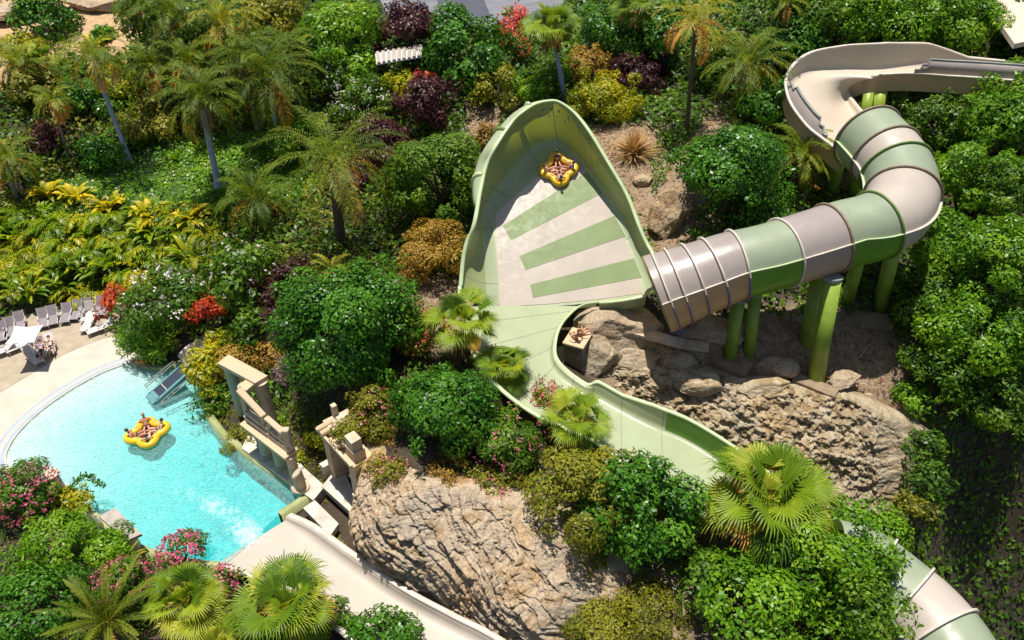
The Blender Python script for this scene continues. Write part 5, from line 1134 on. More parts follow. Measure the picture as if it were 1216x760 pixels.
boulder(825,455,1.6,1.4,(1.5,.7,.6),'half-shaded rock on the brow below the brown footing',M['rock_gold'],seed=57)
boulder(840,395,2.6,2.6,(1.5,.6,.5),'long shaded rock under the tube',seed=27)
boulder(620,735,.6,1.6,(1.1,1,.8),'rounded rock at the foot of the pale cliff by the bottom edge',seed=31)
boulder(640,755,.5,1.4,(1.2,.9,.7),'cracked flat rock beside the dry scrub at the bottom',seed=39)
boulder(790,262,6.6,2.2,(.8,.8,1.1),'grey rock behind the right side of the wave wall',seed=43)
boulder(765,215,7.4,1.0,(1,.8,.6),'pale stone below the straw-coloured grass tuft',seed=47)
for k, (px, py, s, lb) in enumerate([(700,170,.5,'loose pale stone by the rim of the wave wall near its top'),(790,150,.4,'loose stone left of the foot of the slim golden palm'),(800,162,.45,'larger loose stone beside the foot of the slim golden palm'),(845,155,.5,'loose stone right of the slim golden palm'),(770,165,.35,'small loose stone above the straw-coloured tuft'),
        (985,440,.35,'loose stone right of the foot of the sunlit post'),(1030,470,.4,'loose stone on the brow above the red earth'),(1050,450,.3,'small stone among the bleached sticks'),(930,455,.4,'loose stone left of the tilted footing'),(1020,440,.3,'small stone in the middle of the dry bank')]):
    p = hit(px, py); boulder(px, py, p[2], s, (1, .8, .6), lb, seed=60 + k, name='stone', group='stones on the dry ground')
def stonewall(px0, px1, z0, z1, th, label):
    a = P(*px0, z1); b = P(*px1, z1); d = (b - a) / np.linalg.norm((b - a)[:2]); o = empty('stone_wall', (a[0], a[1], z0), label, 'wall'); Ln = np.linalg.norm((b - a)[:2])
    n = 80; m = 30; G = np.zeros((n, m, 3)); nr = np.array([d[1], -d[0], 0])
    for i in range(n):
        for j in range(m): G[i, j] = a + d * Ln * i / (n - 1); G[i, j, 2] = z0 + (z1 - .22 - z0) * j / (m - 1)
    q = G.copy(); cell = np.sin(q[..., 2] * 13 + n2(q[..., 0] * 1.0, q[..., 1], 1.5) * 3) * np.sin((q[..., 0] * 7 + q[..., 1] * 3) + np.floor(q[..., 2] * 4) * 2.1); G += nr * ((np.abs(cell) ** .5) * .14 + fbm(q * 3, 3) * .07)[..., None]
    link('masonry', gridmesh('masonry', G, M['rubble'], smooth=False), o)
    bm = bmesh.new(); addprism(bm, [a[:2] - nr[:2] * -.0, b[:2], b[:2] - nr[:2] * th, a[:2] - nr[:2] * th], z0, z1 - .23); link('core', bmmesh('core', bm, M['rubble']), o)
    bm = bmesh.new(); e = d[:2] * .1; addprism(bm, [a[:2] - e + nr[:2] * .25, b[:2] + e + nr[:2] * .25, b[:2] + e - nr[:2] * (th + .1), a[:2] - e - nr[:2] * (th + .1)], z1 - .22, z1); link('coping', bmmesh('coping', bm, M['ruin'], bevel=.03), o)
M['rubble'] = rockmat('rubble_masonry', [(.25, (.12, .09, .05)), (.5, (.34, .28, .18)), (.7, (.50, .43, .30))], 1.6, False)
stonewall((732,388), (808,408), 1.4, 3.9, .5, 'low stone retaining wall with a pale coping beside the tan boulder')
stonewall((806,408), (840,413), 1.4, 3.2, .5, 'lower continuation of the stone wall under the tube')
# stone pier with two terracotta figures
p = P(686, 402, 4.2); o = empty('stone_pier', (p[0], p[1], 1.5), 'dark stone pier with a tan top beside the inner curve of the trough', 'pier')
bm = bmesh.new(); addbox(bm, (p[0], p[1], 2.6), (1.3, 1.7, 3.0), R_(-25)); link('masonry', bmmesh('masonry', bm, M['rubble'], bevel=.05), o)
bm = bmesh.new(); addbox(bm, (p[0], p[1], 4.19), (1.45, 1.85, .2), R_(-25)); link('coping', bmmesh('coping', bm, M['ruin_top'], bevel=.03), o)

def frame_line(a, b, wz, dz, name, parent, mat, up=None):
    """beam between two world points, wz wide, dz deep"""
    a = Vector(a); b = Vector(b); d = (b - a); ln = d.length; q = d.to_track_quat('X', 'Z'); bm = bmesh.new(); addbox(bm, (0, 0, 0), (ln, wz, dz), M=Matrix.Translation((a + b) / 2) @ q.to_matrix().to_4x4())
    return link(name, rough(bmmesh(name, bm, mat, bevel=.03)), parent)
def rough(me, a=.035):
    V = np.array([v.co[:] for v in me.vertices]); V += np.stack([fbm(V * 1.7 + k * 9, 3) for k in range(3)], -1) * a
    for v, q in zip(me.vertices, V): v.co = q
    return me
def column(x, y, z0, z1, r, parent, mat, name='column', base=True, broken=False, lean=0):
    bm = bmesh.new(); hgt = z1 - z0; prof = []
    if base: prof += [(r * 1.5, 0), (r * 1.5, .12), (r * 1.2, .2)]
    n = 10
    for k in range(n + 1): prof.append((r * (1 - .08 * k / n), .22 + (hgt - .3) * k / n))
    if not broken: prof += [(r * 1.25, hgt - .06), (r * 1.25, hgt)]
    else: prof.append((r * .85, hgt))
    addlathe(bm, (x, y, z0), prof, 20)
    if broken:
        for v in bm.verts:
            if v.co.z > z0 + hgt * .75: v.co.z += (v.co.x - x) * .9
    me = bmmesh(name, bm, mat, smooth=False); me = rough(me, .03); return link(name, me, parent) if parent else link(name, me)
# --- portico on the pool edge (two slabs, columns, gable frames)
z0 = .45
o = empty('ruined_portico', P(330, 545, z0), 'ruined stone portico with three round columns on the right pool edge', 'ruin')
A = P(290, 500, 2.75); B = P(344, 541, 2.75); dAB = (B - A) / np.linalg.norm(B - A); nAB = np.array([-dAB[1], dAB[0], 0])
if nAB[1] < 0: nAB = -nAB
bm = bmesh.new(); addprism(bm, [(A - nAB * .35)[:2], (B - nAB * .35)[:2], (B + nAB * .6)[:2], (A + nAB * .6)[:2]], 2.55, 2.78); link('lintel', rough(bmmesh('lintel', bm, M['ruin_top'], bevel=.03)), o, True)['label'] = 'lower lintel with ochre top'
bm = bmesh.new(); addprism(bm, [(A + nAB * .05)[:2], (B + nAB * .05 - dAB * .1)[:2], (B + nAB * .5 - dAB * .1)[:2], (A + nAB * .5)[:2]], 2.79, 3.15); link('cornice', rough(bmmesh('cornice', bm, M['ruin'], bevel=.03)), o)
for t, m in ((.30, 'ruin_green'), (.62, 'ruin_green'), (.95, 'ruin')):
    q = A + (B - A) * t + nAB * .12; column(q[0], q[1], z0 + .05, 2.55, .30, o, M[m])
# gable frames standing on the cornice
def post_(t, za, zb, w=.28, mat='ruin', off=.28):
    q = A + (B - A) * t + nAB * off; return frame_line((q[0], q[1], za), (q[0], q[1], zb), w, w, 'pillar', o, M[mat])
S = lambda t, z, off=.28: (A + (B - A) * t + nAB * off) * np.array([1, 1, 0]) + np.array([0, 0, z])
post_(.02, 3.15, 5.0); post_(.42, 3.15, 4.2, .26, 'ruin_top'); post_(.55, 3.15, 4.0); post_(.93, 3.15, 4.5, .42); post_(.80, 3.15, 3.9, .3, 'ruin_top')
frame_line(S(-.02, 5.1), S(.47, 4.25), .38, .22, 'beam', o, M['ruin_top']); frame_line(S(.52, 4.3), S(.93, 3.95), .36, .2, 'beam', o, M['ruin_top']); frame_line(S(.0, 3.45), S(.9, 3.35), .34, .24, 'beam', o, M['ruin'])
# upper slab behind
U0 = P(258, 431, 5.2); U1 = P(272, 421, 5.2); U2 = P(318, 446, 5.2); U3 = P(303, 455, 5.2)
bm = bmesh.new(); addprism(bm, [U0[:2], U3[:2], U2[:2], U1[:2]], 4.92, 5.2); link('slab', rough(bmmesh('slab', bm, M['ruin_top'], bevel=.03)), o)['label'] = 'upper slab with ochre top'
V0 = P(284, 458, 5.05); V1 = P(293, 449, 5.05); V2 = P(303, 455, 5.05); V3 = P(292, 464, 5.05)
bm = bmesh.new(); addprism(bm, [V0[:2], V3[:2], V2[:2], V1[:2]], 4.80, 5.05); link('slab', rough(bmmesh('slab', bm, M['ruin_top'], bevel=.03)), o)
for (px, py), r, m in (((308, 452), .42, 'ruin'), ((270, 432), .36, 'ruin_green'), ((289, 458), .28, 'ruin_green')):
    q = P(px, py, 4.9); column(q[0], q[1], max(.3, float(h(q[0], q[1])) - .2), 4.92, r, o, M[m], base=False)
# terrace under it
pl = [P(a, b, .5)[:2] for a, b in [(287,532),(372,594),(386,577),(362,556),(330,520),(300,505)]]
bm = bmesh.new(); addprism(bm, pl, -.5, .5); t = link('stone_terrace', rough(bmmesh('stone_terrace', bm, M['marble'], bevel=.04), .02)); meta(t, 'pale stone terrace ledge carrying the portico beside the pool', 'terrace')
q = P(357, 579, .5); t = column(q[0], q[1], .5, 1.85, .36, None, M['ruin'], 'broken_column', True, True); meta(t, 'broken column stump at the right end of the portico terrace', 'column')
# --- gateway
g = empty('ruined_gateway', P(400, 575, .6), 'ruined stone gateway topped with tumbled blocks against the pale cliff', 'ruin')
C0 = P(380, 510, 4.3); C1 = P(420, 553, 4.3); dC = (C1 - C0) / np.linalg.norm(C1 - C0); nC = np.array([-dC[1], dC[0], 0]); nC = nC if nC[1] > 0 else -nC; wC = np.linalg.norm(C1 - C0)
def cb(t0, t1, o0, o1, za, zb, mat, nm, bev=.04):
    a = C0 + dC * wC * t0; b = C0 + dC * wC * t1; bm = bmesh.new(); addprism(bm, [(a + nC * o0)[:2], (b + nC * o0)[:2], (b + nC * o1)[:2], (a + nC * o1)[:2]], za, zb); return link(nm, rough(bmmesh(nm, bm, M[mat], bevel=bev), .05), g)
cb(-.03, 1.03, -.1, 1.2, 3.95, 4.3, 'ruin_top', 'lintel'); cb(-.03, 1.03, -.22, -.08, 4.28, 4.5, 'ruin', 'cornice')
cb(.0, .2, 0, 1.0, .4, 3.96, 'ruin', 'pier'); cb(.8, 1.0, 0, 1.0, .4, 3.96, 'ruin', 'pier')
cb(.72, .98, .15, .85, 4.3, 5.0, 'ruin_top', 'block'); cb(.74, .95, .2, .8, 5.0, 5.75, 'ruin', 'block'); cb(.0, .3, .25, .9, 4.3, 4.8, 'ruin', 'block'); cb(.05, .5, .9, 1.8, 3.9, 4.9, 'ruin', 'block'); cb(-.02, .06, .9, 1.2, 4.8, 5.6, 'ruin', 'block')
for t0, off, z, r in ((.55, .3, 4.5, .22), (.62, .55, 4.7, .25), (.1, .2, 4.65, .18), (.2, .15, 4.6, .16)):
    q = C0 + dC * wC * t0 + nC * off; bm = bmesh.new(); addtube(bm, [(q[0] - .35, q[1] - .2, z), (q[0] + .35, q[1] + .25, z + .15)], r, 10); link('column_drum', rough(bmmesh('column_drum', bm, M['ruin_top']), .06), g)
cb(-.12, .0, -.35, .2, .4, 1.3, 'marble', 'footing'); cb(.98, 1.14, -.4, .3, .3, 2.2, 'ruin', 'buttress')
bushc = hit(408, 512, 0)
# ivy clump on the gateway
rgi = np.random.default_rng(9); a = Acc(); crown(a, C0 + dC * wC * .5 + nC * .9 + np.array([0, 0, .7]), .95, .6, rgi, (.18, .1), 1, 16, 0, .4); t = empty('ivy_clump', tuple(C0 + dC * wC * .5 + nC * .9), 'olive ivy clump growing on top of the ruined gateway', 'plant'); link('crown', a.mesh('crown', L['olive']), t)
for px, z, label in ([(382,577),(400,556),(410,560),(428,606),(420,612)], .62, 'cracked pale marble slab at the foot of the gateway'), ([(360,603),(374,594),(402,622),(392,636)], .5, 'cracked flat paving slab at the head of the cream chute'):
    pl = [P(a, b, z)[:2] for a, b in px]; bm = bmesh.new(); addprism(bm, pl, z - .45, z); meta(link('marble_slab', rough(bmmesh('marble_slab', bm, M['marble'], bevel=.03), .03)), label, 'slab')
# --- lower left: marble table, stumps, cone
t = empty('stone_table', P(145, 625, .5), 'grey marble table slab on a stone drum at the pool edge', 'slab'); pl = [P(a, b, 1.6)[:2] for a, b in [(117,613),(136,603),(168,634),(150,642)]]
bm = bmesh.new(); addprism(bm, pl, 1.42, 1.6); link('slab', rough(bmmesh('slab', bm, simple('grey_marble', (.42, .36, .31), (.26, .22, .19), .6, 2, .3, 8), bevel=.03), .02), t)
q = P(150, 636, 1.4); column(q[0], q[1], .1, 1.42, .45, t, M['ruin'], 'drum', False)
for (px, py), hh, r, lb in (((53, 592), 1.5, .36, 'left one of the two broken columns by the bougainvillea'), ((72, 584), 1.6, .36, 'right one of the two broken columns by the bougainvillea')):
    q = P(px, py, .3); t = column(q[0], q[1], .3, .3 + hh, r, None, M['ruin'], 'broken_column', True, False); meta(t, lb, 'column')
q = P(112, 628, .3); bm = bmesh.new(); addlathe(bm, (q[0], q[1], .3), [(.5, 0), (.46, .4), (.33, .9), (.14, 1.4), (.03, 1.6)], 14); meta(link('stone_cone', rough(bmmesh('stone_cone', bm, M['ruin']), .06)), 'pale pointed stone beside the marble table slab', 'stone')
# hanging vine over water
vb = P(80, 590, 1.0); bm = bmesh.new(); vt = [P(78, 592, .9), P(88, 572, 1.9), P(102, 566, 2.0), P(114, 570, 1.8), P(122, 578, 1.5)]; addtube(bm, vt, [.05, .04, .035, .025, .01], 6)
t = empty('arching_branch', tuple(vt[0]), 'arching leafy branch reaching over the water from the left bank', 'branch'); link('stem', bmmesh('stem', bm, M['bark']), t); vc = catmull(np.array(vt), 220); rgv = np.random.default_rng(4); nn = nrm_(rdir(220, rgv) + np.array([0, 0, .8])); dd = nrm_(np.cross(nn, rdir(220, rgv))); V, F = kites(vc + rdir(220, rgv) * .16, dd, np.cross(nn, dd), nn, np.full(220, .2), np.full(220, .11)); link('leaves', npmesh('leaves', V, F, L['gloss'], rgv.random(220)), t)

# ================================================================ shelter roof, dead palm log
t = empty('shelter', hit(475, 66), 'slatted shelter with a pale weathered roof near the road', 'shelter'); rp = [P(a, b, 12.4) for a, b in [(445,62),(502,53),(500,66),(447,75)]]
bm = bmesh.new(); addprism(bm, [p[:2] for p in rp], 12.2, 12.3); link('roof', bmmesh('roof', bm, simple('weathered_white_boards', (.66, .64, .60), (.5, .48, .45), .8, 3)), t)
for k in range(9):
    a = rp[0] + (rp[1] - rp[0]) * (k + .5) / 9; b = rp[3] + (rp[2] - rp[3]) * (k + .5) / 9; frame_line((a[0], a[1], 12.42), (b[0], b[1], 12.42), .32, .08, 'slat', t, M['panel'])
for p in rp: frame_line((p[0], p[1], float(h(p[0], p[1])) - .3), (p[0] , p[1], 12.2), .14, .14, 'leg', t, M['bark'])
# rubble heap on sandy ground, top left corner
boulder(12,14,11.9,3.2,(1.6,.9,.3),'blue-grey rubble heap in the top left corner',seed=90,name='rubble_heap'); boulder(128,4,12.2,3.0,(1.7,.9,.35),'grey gravel heap on the sandy ground at the top',seed=92,name='gravel_heap')

# ================================================================ loungers and parasol
M['sling'] = simple('mauve_sling_fabric', (.27, .225, .235), (.20, .165, .175), .8, 6); M['white_pl'] = simple('white_plastic', (.60, .57, .54), (.5, .47, .44), .4, 5); M['pinkwhite'] = simple('pinkish_white_sling', (.58, .50, .45), (.5, .43, .39), .6, 5)
def lounger(px, py, rz, label, kind='sling', back=.75, group='loungers around the pool deck'):
    p = P(px, py, .07); o = empty('sun_lounger', tuple(p), label, 'sun lounger', group); fm = M['white_pl']; sm = M[kind]
    Rm = Matrix.Rotation(rz, 4, 'Z'); T = Matrix.Translation(Vector(p)) @ Rm
    def mk(nm, parts, mat, bev=.012):
        bm = bmesh.new(); [addbox(bm, c, s, M=T @ (Matrix.Translation(c) @ Matrix.Rotation(rx, 4, 'X') @ Matrix.Translation(-Vector(c)) if rx else Matrix())) for c, s, rx in parts]; link(nm, bmmesh(nm, bm, mat, bevel=bev, seg=1), o)
    # local: +Y towards the head
    mk('seat', [((0, -.35, .34), (.60, 1.25, .04), 0)], sm); c, s_ = cos(back), sin(back)
    mk('backrest', [((0, .28 + .40 * c, .34 + .40 * s_), (.60, .82, .04), back)], sm)
    for sx in (-1, 1):
        mk('side_rail', [((sx * .33, -.35, .35), (.05, 1.3, .06), 0)], fm); mk('back_rail', [((sx * .33, .28 + .40 * c, .35 + .40 * s_), (.05, .84, .05), back)], fm)
        mk('armrest', [((sx * .35, .05, .55), (.06, .5, .04), 0), ((sx * .35, -.18, .45), (.04, .04, .2), 0)], fm)
        for yy in (-.85, .2): mk('leg', [((sx * .31, yy, .17), (.05, .06, .34), 0)], fm)
    return o
Ls = [(5,400,-.45,'first sun lounger from the left edge, half behind the white parasol'),(14,395,-.5,'second mauve lounger from the left behind the parasol'),(26,388,-.5,'mauve lounger whose top shows above the parasol canopy'),(54,384,.42,'left one of the angled pair of mauve loungers right of the parasol'),(65,381,.42,'right one of the angled pair of mauve loungers right of the parasol'),
      (81,378,.25,'mauve lounger standing alone right of the angled pair'),(93,374.5,.12,'mauve lounger left of the two close together near the red croton'),(103,372,.1,'mauve lounger directly behind the pale upright one'),(119,370,0,'mauve lounger second from the red croton'),(130,369,-.05,'mauve lounger nearest the red croton')]
for i, (x, y, r, lb) in enumerate(Ls): lounger(x, y, r + (0 if i > 2 else .9), lb, 'sling', .95)
lounger(106,388,.15,'pinkish white lounger facing the pool in the front row','pinkwhite',.3); lounger(121,393,-.9,'white lounger turned sideways beside the red croton','white_pl',.4); lounger(107,376,.1,'small pale chair-like lounger behind the pinkish white one','pinkwhite',1.1)
lounger(26,414,-.8,'white lounger under the right side of the parasol','white_pl',.6); lounger(4,421,-.8,'white lounger cut by the left edge below the parasol','white_pl',.6); lounger(42,428,.9,'tan rounded lounger in the shadow of the parasol','pinkwhite',.8)
Lp1 = lounger(50,419,.5,'mauve lounger carrying the person in blue','sling',.8); Lp2 = lounger(61,414,.5,'lounger carrying the sunbathing person in black','pinkwhite',.6)
# parasol
pc = [P(a, b, 2.45) for a, b in [(17.4,388),(51.8,386.5),(41,407),(6,409.5)]]; cen = sum(pc) / 4; o = empty('parasol', (cen[0], cen[1], .07), 'square white parasol with scooped edges over the loungers', 'parasol')
n = 13; Gm = np.zeros((n, n, 3))
for i in range(n):
    for j in range(n):
        u, v = i / (n - 1), j / (n - 1); p = (pc[0] * (1 - u) + pc[1] * u) * (1 - v) + (pc[3] * (1 - u) + pc[2] * u) * v; a, b = 2 * u - 1, 2 * v - 1
        p = cen + (p - cen) * (1 - .10 * ((1 - a * a) * b * b + (1 - b * b) * a * a)); p[2] = 2.45 + .42 * (1 - max(abs(a), abs(b))) + .05 * (abs(a) * abs(b)); Gm[i, j] = p
link('canopy', gridmesh('canopy', Gm, simple('white_canvas', (.70, .70, .72), (.64, .64, .66), .8, 2), smooth=False), o)
bm = bmesh.new(); addtube(bm, [(cen[0], cen[1], .07), (cen[0], cen[1], 2.95)], .035, 10); link('pole', bmmesh('pole', bm, M['white_pl']), o)
bm = bmesh.new(); addlathe(bm, (cen[0], cen[1], .07), [(.4, 0), (.4, .08), (.08, .14)], 16); link('base', bmmesh('base', bm, M['cap']), o)
for p in pc:
    bm = bmesh.new(); addtube(bm, [(cen[0], cen[1], 2.78), tuple(p - np.array([0, 0, .03]))], .015, 6); link('rib', bmmesh('rib', bm, M['cap']), o)

# ================================================================ pool conveyor, life ring
o = empty('raft_conveyor', P(192, 458, 0), 'dark conveyor ramp with teal sides sloping into the pool', 'conveyor'); M['navy'] = simple('navy_belt', (.025, .035, .06), (.018, .025, .045), .5, 4, .3, 30); M['teal'] = simple('teal_steel', (.14, .30, .31), (.10, .22, .24), .4, 3)
a0 = P(181, 473, .12); a1 = P(217, 441, 1.0); d = (a1 - a0); ln = np.linalg.norm(d); d /= ln; sN = np.array([d[1], -d[0], 0]); sN /= np.linalg.norm(sN)
def quadbox(a, b, s0, s1, th, nm, mat, dz=0):
    bm = bmesh.new(); up = np.array([0, 0, 1]); v = [bm.verts.new(q + up * (dz + e)) for e in (-th, 0) for q in (a + sN * s0, b + sN * s0, b + sN * s1, a + sN * s1)]
    for f in ((0, 1, 2, 3), (7, 6, 5, 4), (0, 4, 5, 1), (1, 5, 6, 2), (2, 6, 7, 3), (3, 7, 4, 0)): bm.faces.new([v[i] for i in f])
    link(nm, bmmesh(nm, bm, mat), o)
quadbox(a0 + d * .35, a0 + d * ln, -.42, .42, .1, 'belt', M['navy'], .06); quadbox(a0 - d * .25, a0 + d * .36, -.55, .55, .25, 'roller_box', M['teal'], .10)
for s0, s1 in ((-.55, -.44), (.44, .62)): quadbox(a0, a1, s0, s1, .35, 'side_plate', M['teal'], .10)
quadbox(a0 + d * ln * .38, a0 + d * ln * .40, -.44, .44, .03, 'cross_bar', M['white_pl'], .09)
for sg in (-1.35, 1.05):
    for k in (0, 1):
        bm = bmesh.new(); s = sN * (sg + k * .25); addtube(bm, [a0 + s + np.array([0, 0, .15]) + d * .1, a0 + s + d * 1.2 + np.array([0, 0, .18])], .035, 6); addtube(bm, [a0 + s + d * 1.2 + np.array([0, 0, .18]), a1 + s + np.array([0, 0, .1])], .035, 6); link('guide_rail', bmmesh('guide_rail', bm, M['cap']), o)
    for q in (.25, .7, 1.15):
        bm = bmesh.new(); addtube(bm, [a0 + sN * sg + d * q + np.array([0, 0, .17]), a0 + sN * (sg + .25) + d * q + np.array([0, 0, .17])], .03, 6); link('rung', bmmesh('rung', bm, M['cap']), o)
def torus(bm, c, Rr, r, M4=None, nu=32, nv=10, lob=0, amp=0, sq=1.0):
    M4 = M4 or Matrix(); vs = []
    for i in range(nu):
        a = 2 * pi * i / nu; RR = Rr + amp * cos(lob * a); row = []
        da = -amp * lob * sin(lob * a); T = Vector((da * cos(a) - RR * sin(a), da * sin(a) + RR * cos(a), 0)).normalized(); N = Vector((T.y, -T.x, 0)); C = Vector((RR * cos(a), RR * sin(a), 0))
        for j in range(nv):
            b = 2 * pi * j / nv; row.append(bm.verts.new(M4 @ (Vector(c) + C + N * r * cos(b) + Vector((0, 0, r * sq * sin(b))))))
        vs.append(row)
    for i in range(nu):
        for j in range(nv): bm.faces.new((vs[i][j], vs[(i + 1) % nu][j], vs[(i + 1) % nu][(j + 1) % nv], vs[i][(j + 1) % nv]))
q = P(168, 429, .5); bm = bmesh.new(); torus(bm, q, .3, .09, Matrix.Translation(Vector(q)) @ Matrix.Rotation(-.5, 4, 'X') @ Matrix.Translation(-Vector(q))); meta(link('life_ring', bmmesh('life_ring', bm, simple('orange_vinyl', (.80, .16, .05), (.7, .12, .04), .4, 3), smooth=True)), 'orange life ring leaning at the mossy pool kerb', 'life ring')

# ================================================================ people and rafts
M['skin'] = simple('tanned_skin', (.52, .28, .18), (.44, .22, .13), .5, 5); M['skin2'] = simple('fair_skin', (.66, .42, .31), (.56, .34, .24), .5, 5)
M['hair'] = simple('dark_hair', (.035, .02, .014), None, .6, 8); M['blond'] = simple('light_hair', (.40, .30, .20), None, .6, 8)
def cloth(nm, c): return simple(nm, c, tuple(x * .8 for x in c), .8, 6)
def person(origin, Mx, pose, label, skin='skin', hair='hair', top=None, bottom=None, group=None):
    """pose: 'recline' or 'lie'. One skinned body; local +Y points from the seat towards the feet"""
    o = empty('person', tuple((Mx @ Vector((0, 0, 0)))[:]), label, 'person', group)
    J = {}
    if pose == 'recline':
        J = dict(pel=(0, 0, .12), ch=(0, -.28, .46), nk=(0, -.36, .66), hd=(0, -.36, .80), ht=(0, -.36, .90), hl=(-.1, .03, .11), kl=(-.15, .42, .30), al=(-.13, .76, .06), tl=(-.14, .92, .10), hr=(.1, .03, .11), kr=(.15, .42, .27), ar=(.14, .80, .05), tr=(.15, .95, .09),
                 sl=(-.19, -.30, .56), el=(-.38, -.20, .36), wl=(-.44, .05, .34), ml=(-.44, .13, .33), sr=(.19, -.30, .56), er=(.38, -.20, .36), wr=(.44, .05, .34), mr=(.44, .13, .33))
    else:
        J = dict(pel=(0, 0, .10), ch=(0, -.42, .26), nk=(0, -.58, .40), hd=(0, -.66, .48), ht=(0, -.72, .55), hl=(-.1, .06, .1), kl=(-.13, .45, .22), al=(-.12, .86, .04), tl=(-.13, .98, .10), hr=(.1, .06, .1), kr=(.14, .45, .10), ar=(.14, .88, .04), tr=(.15, 1.0, .10),
                 sl=(-.18, -.48, .34), el=(-.34, -.32, .14), wl=(-.28, -.08, .12), ml=(-.25, 0, .14), sr=(.18, -.48, .34), er=(.40, -.62, .36), wr=(.30, -.82, .46), mr=(.26, -.88, .50))
    names = list(J); E = [('pel', 'ch'), ('ch', 'nk'), ('nk', 'hd'), ('hd', 'ht'), ('pel', 'hl'), ('hl', 'kl'), ('kl', 'al'), ('al', 'tl'), ('pel', 'hr'), ('hr', 'kr'), ('kr', 'ar'), ('ar', 'tr'), ('ch', 'sl'), ('sl', 'el'), ('el', 'wl'), ('wl', 'ml'), ('ch', 'sr'), ('sr', 'er'), ('er', 'wr'), ('wr', 'mr')]
    Rd = dict(pel=.145, ch=.15, nk=.06, hd=.105, ht=.085, hl=.1, kl=.065, al=.042, tl=.032, hr=.1, kr=.065, ar=.042, tr=.032, sl=.065, el=.042, wl=.03, ml=.034, sr=.065, er=.042, wr=.03, mr=.034)
    V = [Vector(J[k]) for k in names]; EE = [(names.index(a), names.index(b)) for a, b in E]; rad = [Rd[k] for k in names]
    for sd_2 in ('l', 'r'):       # five fingers a hand
        m = Vector(J['m' + sd_2]); w = Vector(J['w' + sd_2]); f = (m - w).normalized(); sv = f.cross(Vector((0, 0, 1))).normalized()
        for k in range(5):
            off = sv * (k - 2) * .016 if k else sv * .04 * (1 if sd_2 == 'l' else -1); L1 = [.035, .05, .055, .052, .042][k]; a = m + off; i0 = len(V)
            V += [a, a + f * L1 - Vector((0, 0, .015))]; rad += [.009, .007]; EE += [(names.index('m' + sd_2), i0), (i0, i0 + 1)]
    me = bpy.data.meshes.new('body'); me.from_pydata([Mx @ v for v in V], EE, []); me.materials.append(M[skin]); b = link('body', me, o)
    sk_ = b.modifiers.new('skin', 'SKIN'); sk_.use_smooth_shade = True; ss = b.modifiers.new('sub', 'SUBSURF'); ss.levels = 1; ss.render_levels = 1
    for i, v in enumerate(me.skin_vertices[0].data): v.radius = (rad[i],) * 2; v.use_root = (i == 0)
    def blob(nm, c, sc, mat):
        bm = bmesh.new(); bmesh.ops.create_uvsphere(bm, u_segments=14, v_segments=10, radius=1, matrix=Mx @ Matrix.Translation(c) @ Matrix.Diagonal((*sc, 1))); link(nm, bmmesh(nm, bm, mat, smooth=True), o)
    hd = Vector(J['hd']); ht = Vector(J['ht']); hv = (ht - hd).normalized()
    blob('hair', hd + hv * .055 + Vector((0, -.035, 0)), (.118, .118, .112), M[hair])
    if bottom: blob('shorts', Vector(J['pel']) + Vector((0, .03, .0)), (.205, .19, .165), bottom)
    if top: blob('top', Vector(J['ch']) + Vector((0, 0, -.02)), (.205, .18, .17), top)
    # face: nose and eyes
    fv = Vector((0, 1, 0)) if pose == 'recline' else Vector((0, .55, .8)).normalized()
    blob('nose', hd + fv * .115, (.016, .02, .02), M[skin])
    for sx in (-.035, .035): blob('eye', hd + fv * .10 + Vector((sx, 0, .02)), (.012, .012, .009), M['hair'])
    return o
M['raft_y'] = simple('yellow_raft_vinyl', (.82, .50, .015), (.74, .42, .01), .35, 2); M['raft_red'] = simple('dark_red_raft_floor', (.32, .05, .02), (.24, .03, .015), .5, 3)
def raft(c, Rm, label, people, Rr=.98):
    T = Matrix.Translation(Vector(c)) @ Rm; o = empty('raft', tuple(c), label, 'raft', 'clover-shaped rafts')
    bm = bmesh.new(); torus(bm, (0, 0, .24), Rr, .25, T, 64, 14, 4, .20, .95); link('tube_ring', bmmesh('tube_ring', bm, M['raft_y'], smooth=True), o)
    bm = bmesh.new(); ring = [bm.verts.new(T @ Vector(((Rr - .1 + .2 * cos(4 * a)) * cos(a), (Rr - .1 + .2 * cos(4 * a)) * sin(a), .12))) for a in (2 * pi * k / 64 for k in range(64))]; bm.faces.new(ring); link('floor', bmmesh('floor', bm, M['raft_red']), o)
    for k in range(4):
        a = pi / 2 * k + pi / 4; bm = bmesh.new(); p = Vector((cos(a) * (Rr - .22), sin(a) * (Rr - .22), .44)); q = Vector((-sin(a), cos(a), 0)); 
        addtube(bm, [T @ (p - q * .14), T @ (p - q * .1 + Vector((0, 0, .07))), T @ (p + q * .1 + Vector((0, 0, .07))), T @ (p + q * .14)], .022, 6); link('handle', bmmesh('handle', bm, M['white_pl']), o)
    for k, (lb, sk1, hr, tp, bt) in enumerate(people):
        a = pi / 2 * k; Q = T @ Matrix.Rotation(a, 4, 'Z') @ Matrix.Translation((Rr - .33, 0, .10)) @ Matrix.Rotation(pi / 2, 4, 'Z'); person(None, Q, 'recline', lb, sk1, hr, tp and cloth('swim_top', tp), bt and cloth('swim_shorts', bt))
    return o
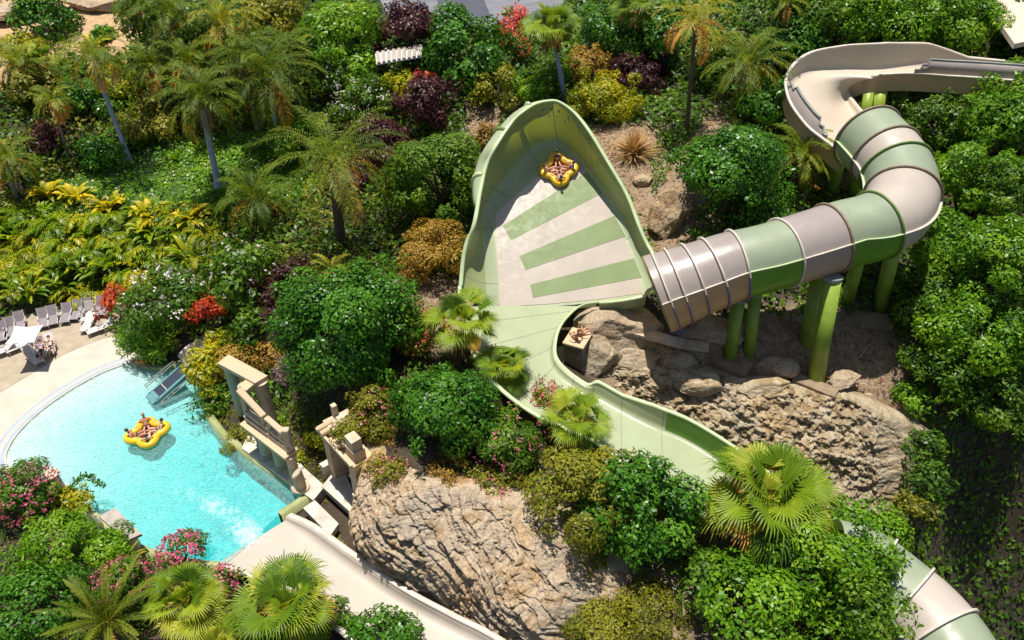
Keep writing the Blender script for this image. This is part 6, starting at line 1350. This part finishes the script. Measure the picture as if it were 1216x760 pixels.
c = P(176, 516, .0); raft(c - np.array([0, 0, .05]), Matrix.Rotation(.45, 4, 'Z'), 'yellow clover-shaped raft floating on the turquoise pool',
  [('person on the right side of the pool raft','skin2','hair',None,(.05,.05,.06)),('person sitting highest at the far side of the pool raft, in a white cap','skin','blond',None,(.10,.02,.03)),('person with dark hair at the left of the pool raft','skin','hair',None,(.02,.02,.03)),('person at the near side of the pool raft in pale shorts','skin2','hair',None,(.55,.50,.48))])
pn = onplane(663, 203, .02); tilt = Matrix.Rotation(math.atan(.6), 4, 'X')
raft(pn, tilt @ Matrix.Rotation(.12, 4, 'Z'), 'yellow clover-shaped raft riding high on the wave wall',
  [('person with a blue top on the right of the wave wall raft','skin','hair',(.05,.08,.5),(.3,.02,.02)),('person in a black top at the top of the wave wall raft','skin','hair',(.02,.02,.02),(.4,.05,.02)),('person at the left of the wave wall raft in dark red shorts','skin2','hair',None,(.3,.03,.02)),('person at the bottom of the wave wall raft in grey shorts','skin','hair',None,(.3,.3,.32))], 1.02)
for (px, py), rz, lb, sk1, tp, bt in (((50, 417.5), .5, 'person in a blue top lying in the parasol shade', 'skin', (.03, .15, .55), (.04, .04, .05)), ((61, 412.5), .5, 'person in black swimwear sunbathing with red hair', 'skin2', (.02, .02, .02), (.02, .02, .02))):
    p = P(px, py, .40); person(None, Matrix.Translation(Vector(p)) @ Matrix.Rotation(rz + pi, 4, 'Z') @ Matrix.Translation((0, .05, 0)), 'lie', lb, sk1, 'hair', cloth('swim_top', tp), cloth('swim_shorts', bt))
# terracotta figures on the pier
M['terra'] = simple('terracotta', (.62, .36, .20), (.5, .26, .13), .8, 6)
for dx, rz, lb in ((-.15, .4, 'small terracotta figure on the stone pier, left of its pair'), (.35, -1.2, 'small terracotta figure on the stone pier, right of its pair')):
    pq = P(686, 402, 4.2); t = person(None, Matrix.Translation((pq[0] + dx, pq[1] + dx, 4.3)) @ Matrix.Rotation(rz, 4, 'Z') @ Matrix.Diagonal((1, .75, 1.15, 1)), 'recline', lb, 'terra', 'terra', M['terra'], M['terra']); t.name = 'statue'; t['category'] = 'statue'
